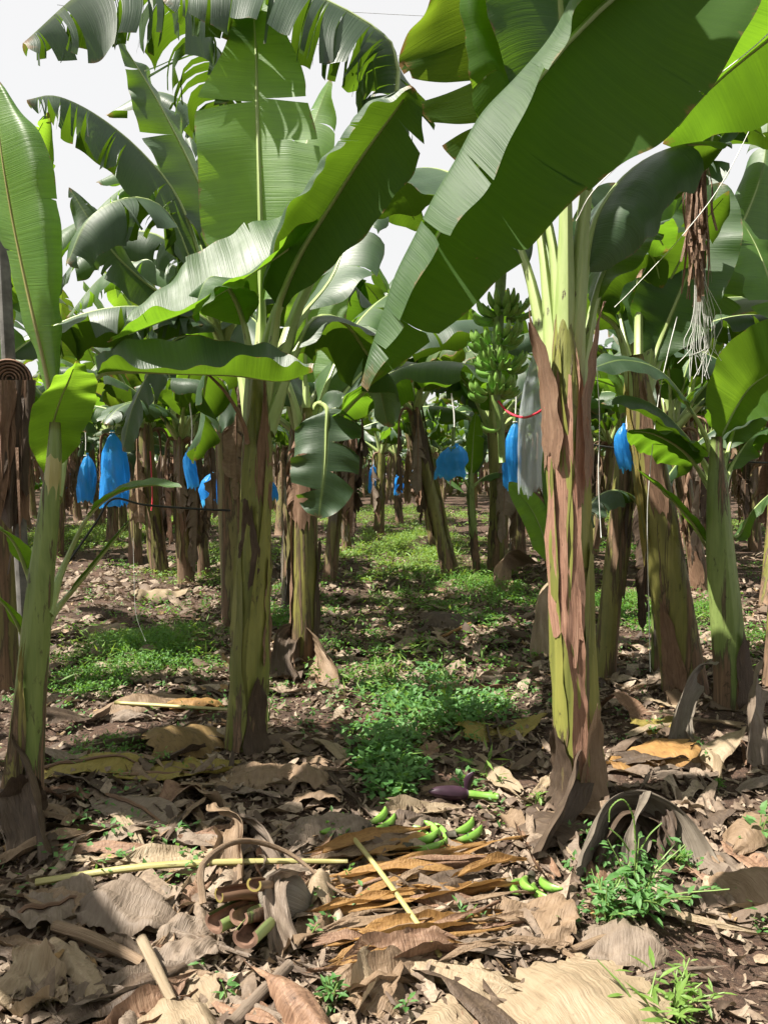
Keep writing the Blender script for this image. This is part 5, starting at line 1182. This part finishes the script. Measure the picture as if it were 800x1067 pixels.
# purple flower bud with its green stalk
gb = G(467, 836); pB2 = plant('banana_flower_bud', gb, 'purple banana flower bud with green stalk lying in the litter', 'flower bud')
b0, b1 = G(446, 836) + [0, 0, .05], G(486, 838) + [0, 0, .05]
tube('bud', cr(np.array([b0, b0 * .7 + b1 * .3, b0 * .3 + b1 * .7, b1]), 14), [.005, .024, .033, .032, .022], M_BUD, pB2, gb, sides=14)
tube('bud_stalk', cr(np.array([b1 - [.01, 0, 0], G(502, 840) + [0, 0, .05], G(520, 842) + [0, 0, .05]]), 10), [.017, .02, .016, .02, .016], M_BANANA2, pB2, gb, sides=9)
tube('bract', cr(np.array([b1 + [0, 0, .01], b1 + [.01, 0, .07], b1 + [.035, 0, .10]]), 8), [.012, .024, .006], M_BUD, pB2, gb, sides=9, flat=.4)
for a in [(370, 873, 2.7, 3, 'green banana cluster partly in weeds left of the others'), (386, 870, .4, 2, 'pair of green bananas beside the weed edge'),
          (430, 894, -.3, 4, 'green banana cluster lying on the orange strip'), (455, 886, 1.5, 3, 'middle green banana cluster upright on the litter'),
          (474, 880, .2, 2, 'bright pair of green bananas rightmost of the row'), (458, 916, .9, 1, 'single green banana below the row of clusters'),
          (552, 928, -1.9, 4, 'green banana cluster standing alone before the main stem')]:
    ground_bananas(*a[:4], a[4])

# ================================================================ WEEDS
def weed_mesh(X_, Y_, H_, leaf, nleaf, seed, spread=.6, aspect=.5):
    """many sprigs -> arrays of small folded leaves"""
    R = np.random.default_rng(seed); n = len(X_); m = n * nleaf
    ix = np.repeat(np.arange(n), nleaf); t = R.random(m) ** .7
    az = R.uniform(0, TAU, m); out = R.random(m) * spread * H_[ix]
    lx, ly = R.normal(0, .18, n)[ix] * H_[ix] * t, R.normal(0, .18, n)[ix] * H_[ix] * t
    c = np.stack([X_[ix] + lx + np.cos(az) * out, Y_[ix] + ly + np.sin(az) * out, gz(X_[ix], Y_[ix]) + t * H_[ix] + .01], -1)
    L = leaf * R.uniform(.6, 1.35, m); el = R.normal(.15, .45, m)
    d = np.stack([np.cos(az) * np.cos(el), np.sin(az) * np.cos(el), np.sin(el)], -1); s = np.stack([-np.sin(az), np.cos(az), R.normal(0, .3, m)], -1)
    W_ = (L * aspect * .5)[:, None]; L = L[:, None]
    nrm = np.cross(d, s); k = .25
    v = np.stack([c, c + d * L * .45 + s * W_ + nrm * W_ * k, c + d * L, c + d * L * .45 - s * W_ + nrm * W_ * k, c + d * L * .48], 1)
    f = (np.array([[0, 4, 1], [4, 2, 1], [0, 3, 4], [4, 3, 2]])[None] + (np.arange(m) * 5)[:, None, None]).reshape(-1, 3)
    return v.reshape(-1, 3), f
def weed_patch(px, py, rx, ry, N, h, leaf, nleaf, mat, label, seed, aspect=.5, dens=1.):
    c = G(px, py); sxm = rx * c[1] / FPX; e0, e1 = G(px, py + ry), G(px, py - ry); sym = (e1[1] - e0[1]) / 2; c = (e0 + e1) / 2
    R = np.random.default_rng(seed); r = np.sqrt(R.random(N)); a = R.uniform(0, TAU, N)
    x = c[0] + (px - 400) / FPX * 0 + r * np.cos(a) * sxm; y = c[1] + r * np.sin(a) * sym
    k = wob(x * 5, y * 4, seed) * .75 + .5 - .75 * r ** 2 + .8 * (dens - 1)
    ok = R.random(N) < np.clip(k, 0, 1); x, y, rr = x[ok], y[ok], r[ok]
    H_ = h * (1.1 - .6 * rr) * R.uniform(.5, 1.2, len(x))
    v, f = weed_mesh(x, y, H_, leaf, nleaf, seed, aspect=aspect)
    return tag(mesh_obj('weed_patch', v, f, mat, smooth=False), label, 'ground cover', None, 'stuff')
weed_patch(158, 694, 105, 40, 3800, .14, .022, 12, W_FINE, 'lush fine leaved weed patch between the two left plants', 1, dens=1.25)
weed_patch(445, 760, 95, 78, 1500, .16, .040, 10, W_BROAD, 'broad leaved weed patch in the lane left of the main stem', 2, .6, 1.0)
weed_patch(405, 800, 40, 40, 380, .14, .042, 10, W_BROAD, 'denser weed clump above the purple bud', 12, .6, 1.2)
weed_patch(490, 622, 95, 32, 3200, .13, .03, 11, W_FINE, 'sunny green weeds along the right of the lane', 3, dens=1.15)
weed_patch(425, 585, 110, 34, 5200, .15, .05, 11, W_LIGHT, 'bright weeds carpeting the far lane', 4, dens=1.1)
weed_patch(110, 572, 100, 36, 5200, .16, .045, 11, W_LIGHT, 'bright sunlit weeds under the blue bags', 5, dens=1.35)
weed_patch(655, 642, 70, 26, 2200, .13, .03, 11, W_FINE, 'sunny weeds between the right hand stems', 6, dens=1.2)
weed_patch(770, 560, 60, 22, 1500, .16, .04, 11, W_LIGHT, 'bright weeds in the rows at the right edge', 7, dens=1.2)
weed_patch(740, 650, 70, 24, 1500, .12, .028, 10, W_FINE, 'thin weeds behind the young right hand plant', 8)
weed_patch(300, 640, 60, 30, 1300, .13, .03, 11, W_FINE, 'weeds behind the slimmer plant', 9)
weed_patch(360, 690, 60, 32, 800, .11, .03, 10, W_FINE, 'low weeds right of the slimmer plant', 10)
weed_patch(160, 790, 110, 32, 420, .09, .030, 8, W_FINE, 'sparse grassy weeds in front of the domed leaf', 11, .3)
weed_patch(415, 540, 110, 12, 2600, .2, .06, 10, W_LIGHT, 'pale green weeds at the end of the lane', 13, dens=1.3)
weed_patch(640, 575, 60, 16, 1200, .16, .045, 10, W_FINE, 'shaded weeds behind the main stem', 14)
weed_patch(240, 590, 80, 26, 2600, .15, .04, 10, W_LIGHT, 'sunlit weeds around the dark leaning stem', 15, dens=1.1)
weed_patch(250, 545, 150, 14, 4200, .2, .06, 9, W_LIGHT, 'distant weeds below the left rows', 16, dens=1.2)
weed_patch(640, 545, 150, 14, 3800, .2, .06, 9, W_LIGHT, 'distant weeds below the right rows', 17, dens=1.1)
def strewn(N, y0, y1, h, leaf, mat, label, seed):
    x, y, R = scatter(N, y0, y1, seed, .9); k = wob(x * 2.2, y * 1.6, seed) + R.normal(0, .35, len(x)); ok = (k > .2) & (np.minimum(soilx(x, y), soil2(x, y)) > 1)
    x, y = x[ok], y[ok]; v, f = weed_mesh(x, y, h * R.uniform(.4, 1.2, len(x)), leaf, 9, seed, aspect=.5)
    tag(mesh_obj('strewn_weeds', v, f, mat, smooth=False), label, 'ground cover', None, 'stuff')
strewn(2600, 2.4, 9, .08, .028, W_BROAD, 'sparse small weeds growing through the litter', 21)
strewn(4200, 5.5, 30, .12, .04, W_FINE, 'thin weeds between the rows further back', 22)
for k, (px, py, rx, ry, N, h, leaf) in enumerate([(158, 690, 110, 42, 420, .2, .09), (440, 750, 100, 85, 240, .2, .10), (480, 622, 110, 36, 500, .2, .10), (420, 585, 120, 34, 700, .24, .13), (110, 575, 100, 36, 700, .26, .14), (660, 640, 80, 28, 320, .2, .10), (390, 650, 60, 40, 260, .15, .08)]):
    weed_patch(px, py, rx, ry, N, h, leaf, 5, W_LIGHT, ['grass blades among the left weed patch', 'grass blades among the broad leaved lane weeds', 'grass blades along the right of the lane', 'grass blades in the far lane', 'grass blades under the blue bags', 'grass blades between the right hand stems', 'grass blades in the open lane'][k], 60 + k, .13, 1.2)
weed_patch(640, 905, 60, 40, 120, .10, .035, 8, W_BROAD, 'low broad weeds around the pigweed', 18, .45)
weed_patch(350, 900, 30, 45, 90, .09, .025, 9, W_FINE, 'small weeds growing up through the orange leaf pile', 19, .5)

def weed_plant(px, py, h, nst, nlf, leaf, label, seed, mat=W_BROAD, spike=False, aspect=.45, lean=.3):
    g = G(px, py); R = np.random.default_rng(seed); p = plant('weed_plant', g, label, 'weed')
    av, af, acc, cnt = [], [], Acc(), 0
    for s in range(nst):
        a = R.uniform(0, TAU); L = h * R.uniform(.6, 1.); ln = R.uniform(.1, 1.) * lean * (0 if spike and s == 0 else 1)
        tip = np.array([math.cos(a) * ln * L * 1.6, math.sin(a) * ln * L * 1.6, L])
        q = cr(np.array([g - [0, 0, .02], g + tip * [.35, .35, .55], g + tip]), 10)
        v, f, uv = tube_data(q, [.0042, .0032, .0018], 5, cap=False); acc.add(v, f, uv)
        m = nlf; t = R.uniform(.2, 1, m); c = np.stack([np.interp(t, np.linspace(0, 1, 10), q[:, k]) for k in range(3)], -1)
        az = np.arange(m) * 2.4 + R.normal(0, .3, m); el = R.normal(.2, .35, m); l = leaf * R.uniform(.55, 1.25, m)[:, None] * (1.15 - .5 * t)[:, None]
        d = np.stack([np.cos(az) * np.cos(el), np.sin(az) * np.cos(el), np.sin(el)], -1); sd = np.stack([-np.sin(az), np.cos(az), R.normal(0, .2, m)], -1); nr = np.cross(d, sd); w_ = l * aspect * .5
        c = c + d * l * .25
        vv = np.stack([c, c + d * l * .3 + sd * w_ * .8 + nr * w_ * .3, c + d * l * .62 + sd * w_ * .75 + nr * w_ * .3 - nr * l * .05, c + d * l - nr * l * .12,
                       c + d * l * .62 - sd * w_ * .75 + nr * w_ * .3 - nr * l * .05, c + d * l * .3 - sd * w_ * .8 + nr * w_ * .3, c + d * l * .45], 1)
        ff = (np.array([[0, 6, 1], [6, 2, 1], [6, 3, 2], [0, 5, 6], [6, 5, 4], [6, 4, 3]])[None] + (np.arange(m) * 7)[:, None, None]).reshape(-1, 3) + cnt
        av.append(vv.reshape(-1, 3)); af.append(ff); cnt += m * 7
    acc.obj('stem', M_STALK, p, g)
    mesh_obj('foliage', np.vstack(av), np.vstack(af), mat, p, g, smooth=False)
    if spike:
        for (dx, dz, L) in [(0, 0, .14), (.02, -.03, .10), (-.02, -.04, .09)]:
            b = g + [dx, 0, h + dz - .02]
            sgn = -1 if dx <= 0 else 1
            q = cr(np.array([b, b + [sgn * .01, 0, L * .6], b + [sgn * .045, 0, L], b + [sgn * .085, 0, L * .8], b + [sgn * .09, 0, L * .45]] if dx == 0 else [b, b + [sgn * .03, 0, L * .5], b + [sgn * .07, 0, L * .9]]), 24)
            tube('flower_spike', cr(q, 60), [.0018 + .0022 * ((i % 3) / 2) * (1 - i / 90) for i in range(60)], W_LIGHT, p, g, sides=7, ridge=.9)
    return p
weed_plant(660, 958, .30, 10, 16, .058, 'tall pigweed with curved flower spikes before the grey arching sheath', 1, spike=True, lean=.9)
weed_plant(630, 962, .16, 8, 12, .05, 'bushy low weed left of the pigweed stem', 2, lean=.9)
weed_plant(700, 905, .10, 7, 10, .04, 'dark leafy weed right of the pigweed', 3, W_FINE, lean=.9)
weed_plant(700, 1060, .13, 9, 9, .05, 'bright grassy weed at the bottom right', 4, W_LIGHT, aspect=.3, lean=.8)
weed_plant(672, 1070, .15, 4, 5, .10, 'long bladed grass tuft beside the bright grassy weed', 14, W_LIGHT, aspect=.22, lean=.8)
weed_plant(790, 885, .17, 2, 7, .075, 'weed with three large leaves at the right edge', 5, aspect=.6)
weed_plant(238, 1050, .10, 1, 9, .045, 'single sprig growing beside the bright leaf at lower left', 6)
weed_plant(218, 1020, .07, 1, 5, .05, 'small two leaved sprig below the cut crown chunk', 7)
weed_plant(345, 1052, .09, 5, 9, .042, 'green weed at the bottom edge in the centre', 8)
weed_plant(420, 1062, .09, 1, 9, .045, 'single sprig at the bottom edge right of centre', 9)
weed_plant(322, 985, .11, 1, 10, .04, 'slender sprig right of the cut crown chunk', 10)
weed_plant(362, 925, .08, 5, 9, .028, 'small weed where the yellow stalk begins', 11, W_FINE)
weed_plant(522, 822, .06, 4, 8, .035, 'small dark weed left of the main stem', 12, W_FINE)
weed_plant(558, 838, .05, 3, 6, .05, 'pale rosette weed at the left of the main stem foot', 13, W_LIGHT)
weed_plant(748, 822, .06, 5, 8, .03, 'small weed on the pale curled leaf at right', 15, W_FINE)
weed_plant(280, 755, .22, 3, 2, .12, 'small grassy shoot right of the left stem foot', 16, W_LIGHT, aspect=.12, lean=.4)
weed_plant(418, 690, .12, 2, 8, .05, 'small weed in the open lane above the weed patch', 17)

# ---- many more single dead leaves, larger than the litter
AREA = [(0, 250, 860, 1067, 40, 'in the front left'), (250, 560, 850, 1067, 36, 'in the front centre'), (560, 800, 860, 1040, 14, 'in the front right'),
        (40, 240, 735, 860, 30, 'between the two left plants'), (280, 560, 690, 860, 30, 'in the lane'), (630, 800, 690, 850, 26, 'among the right hand stems'), (60, 560, 590, 690, 30, 'in the rows behind')]
TONE = [(D_TAN, 'tan'), (D_GREY, 'grey'), (D_SHEATH, 'brown'), (D_PALE, 'pale'), (D_DARK, 'dark'), (D_TAN, 'tan'), (D_GREY, 'grey')]
for (x0, x1, y0, y1, n, where) in AREA:
    for i in range(n):
        for _ in range(20):
            px, py = rng.uniform(x0, x1), rng.uniform(y0, y1); g = G(px, py)
            if min(soilx(g[0], g[1]), soil2(g[0], g[1])) > 1.1: break
        m, tone = TONE[int(rng.integers(0, 7))]; a = rng.uniform(0, TAU); L = rng.uniform(.18, .46)
        e = g + np.array([math.cos(a) * L, math.sin(a) * L, 0])
        thin_ = i % 5 < 2; e = g + (e - g) * (1.3 if thin_ else 1)
        S_(g, e, rng.uniform(.007, .016) if thin_ else rng.uniform(.022, .065), m, f'{tone} crumpled dead leaf on the litter {where}', 1000 + int(rng.integers(0, 9999)), rng.uniform(.15, 1.5), rng.uniform(0, .03), rng.random() < .35, .014,
           group=f'{tone} dead leaves {where}', nu=20, nv=10, world=True, taper=rng.uniform(.0, .6), ragged=rng.uniform(.1, .35), lift=.02, pleat=rng.choice([0, .004, .007]), crease=rng.uniform(.3, 1.), shear=rng.normal(0, .8))
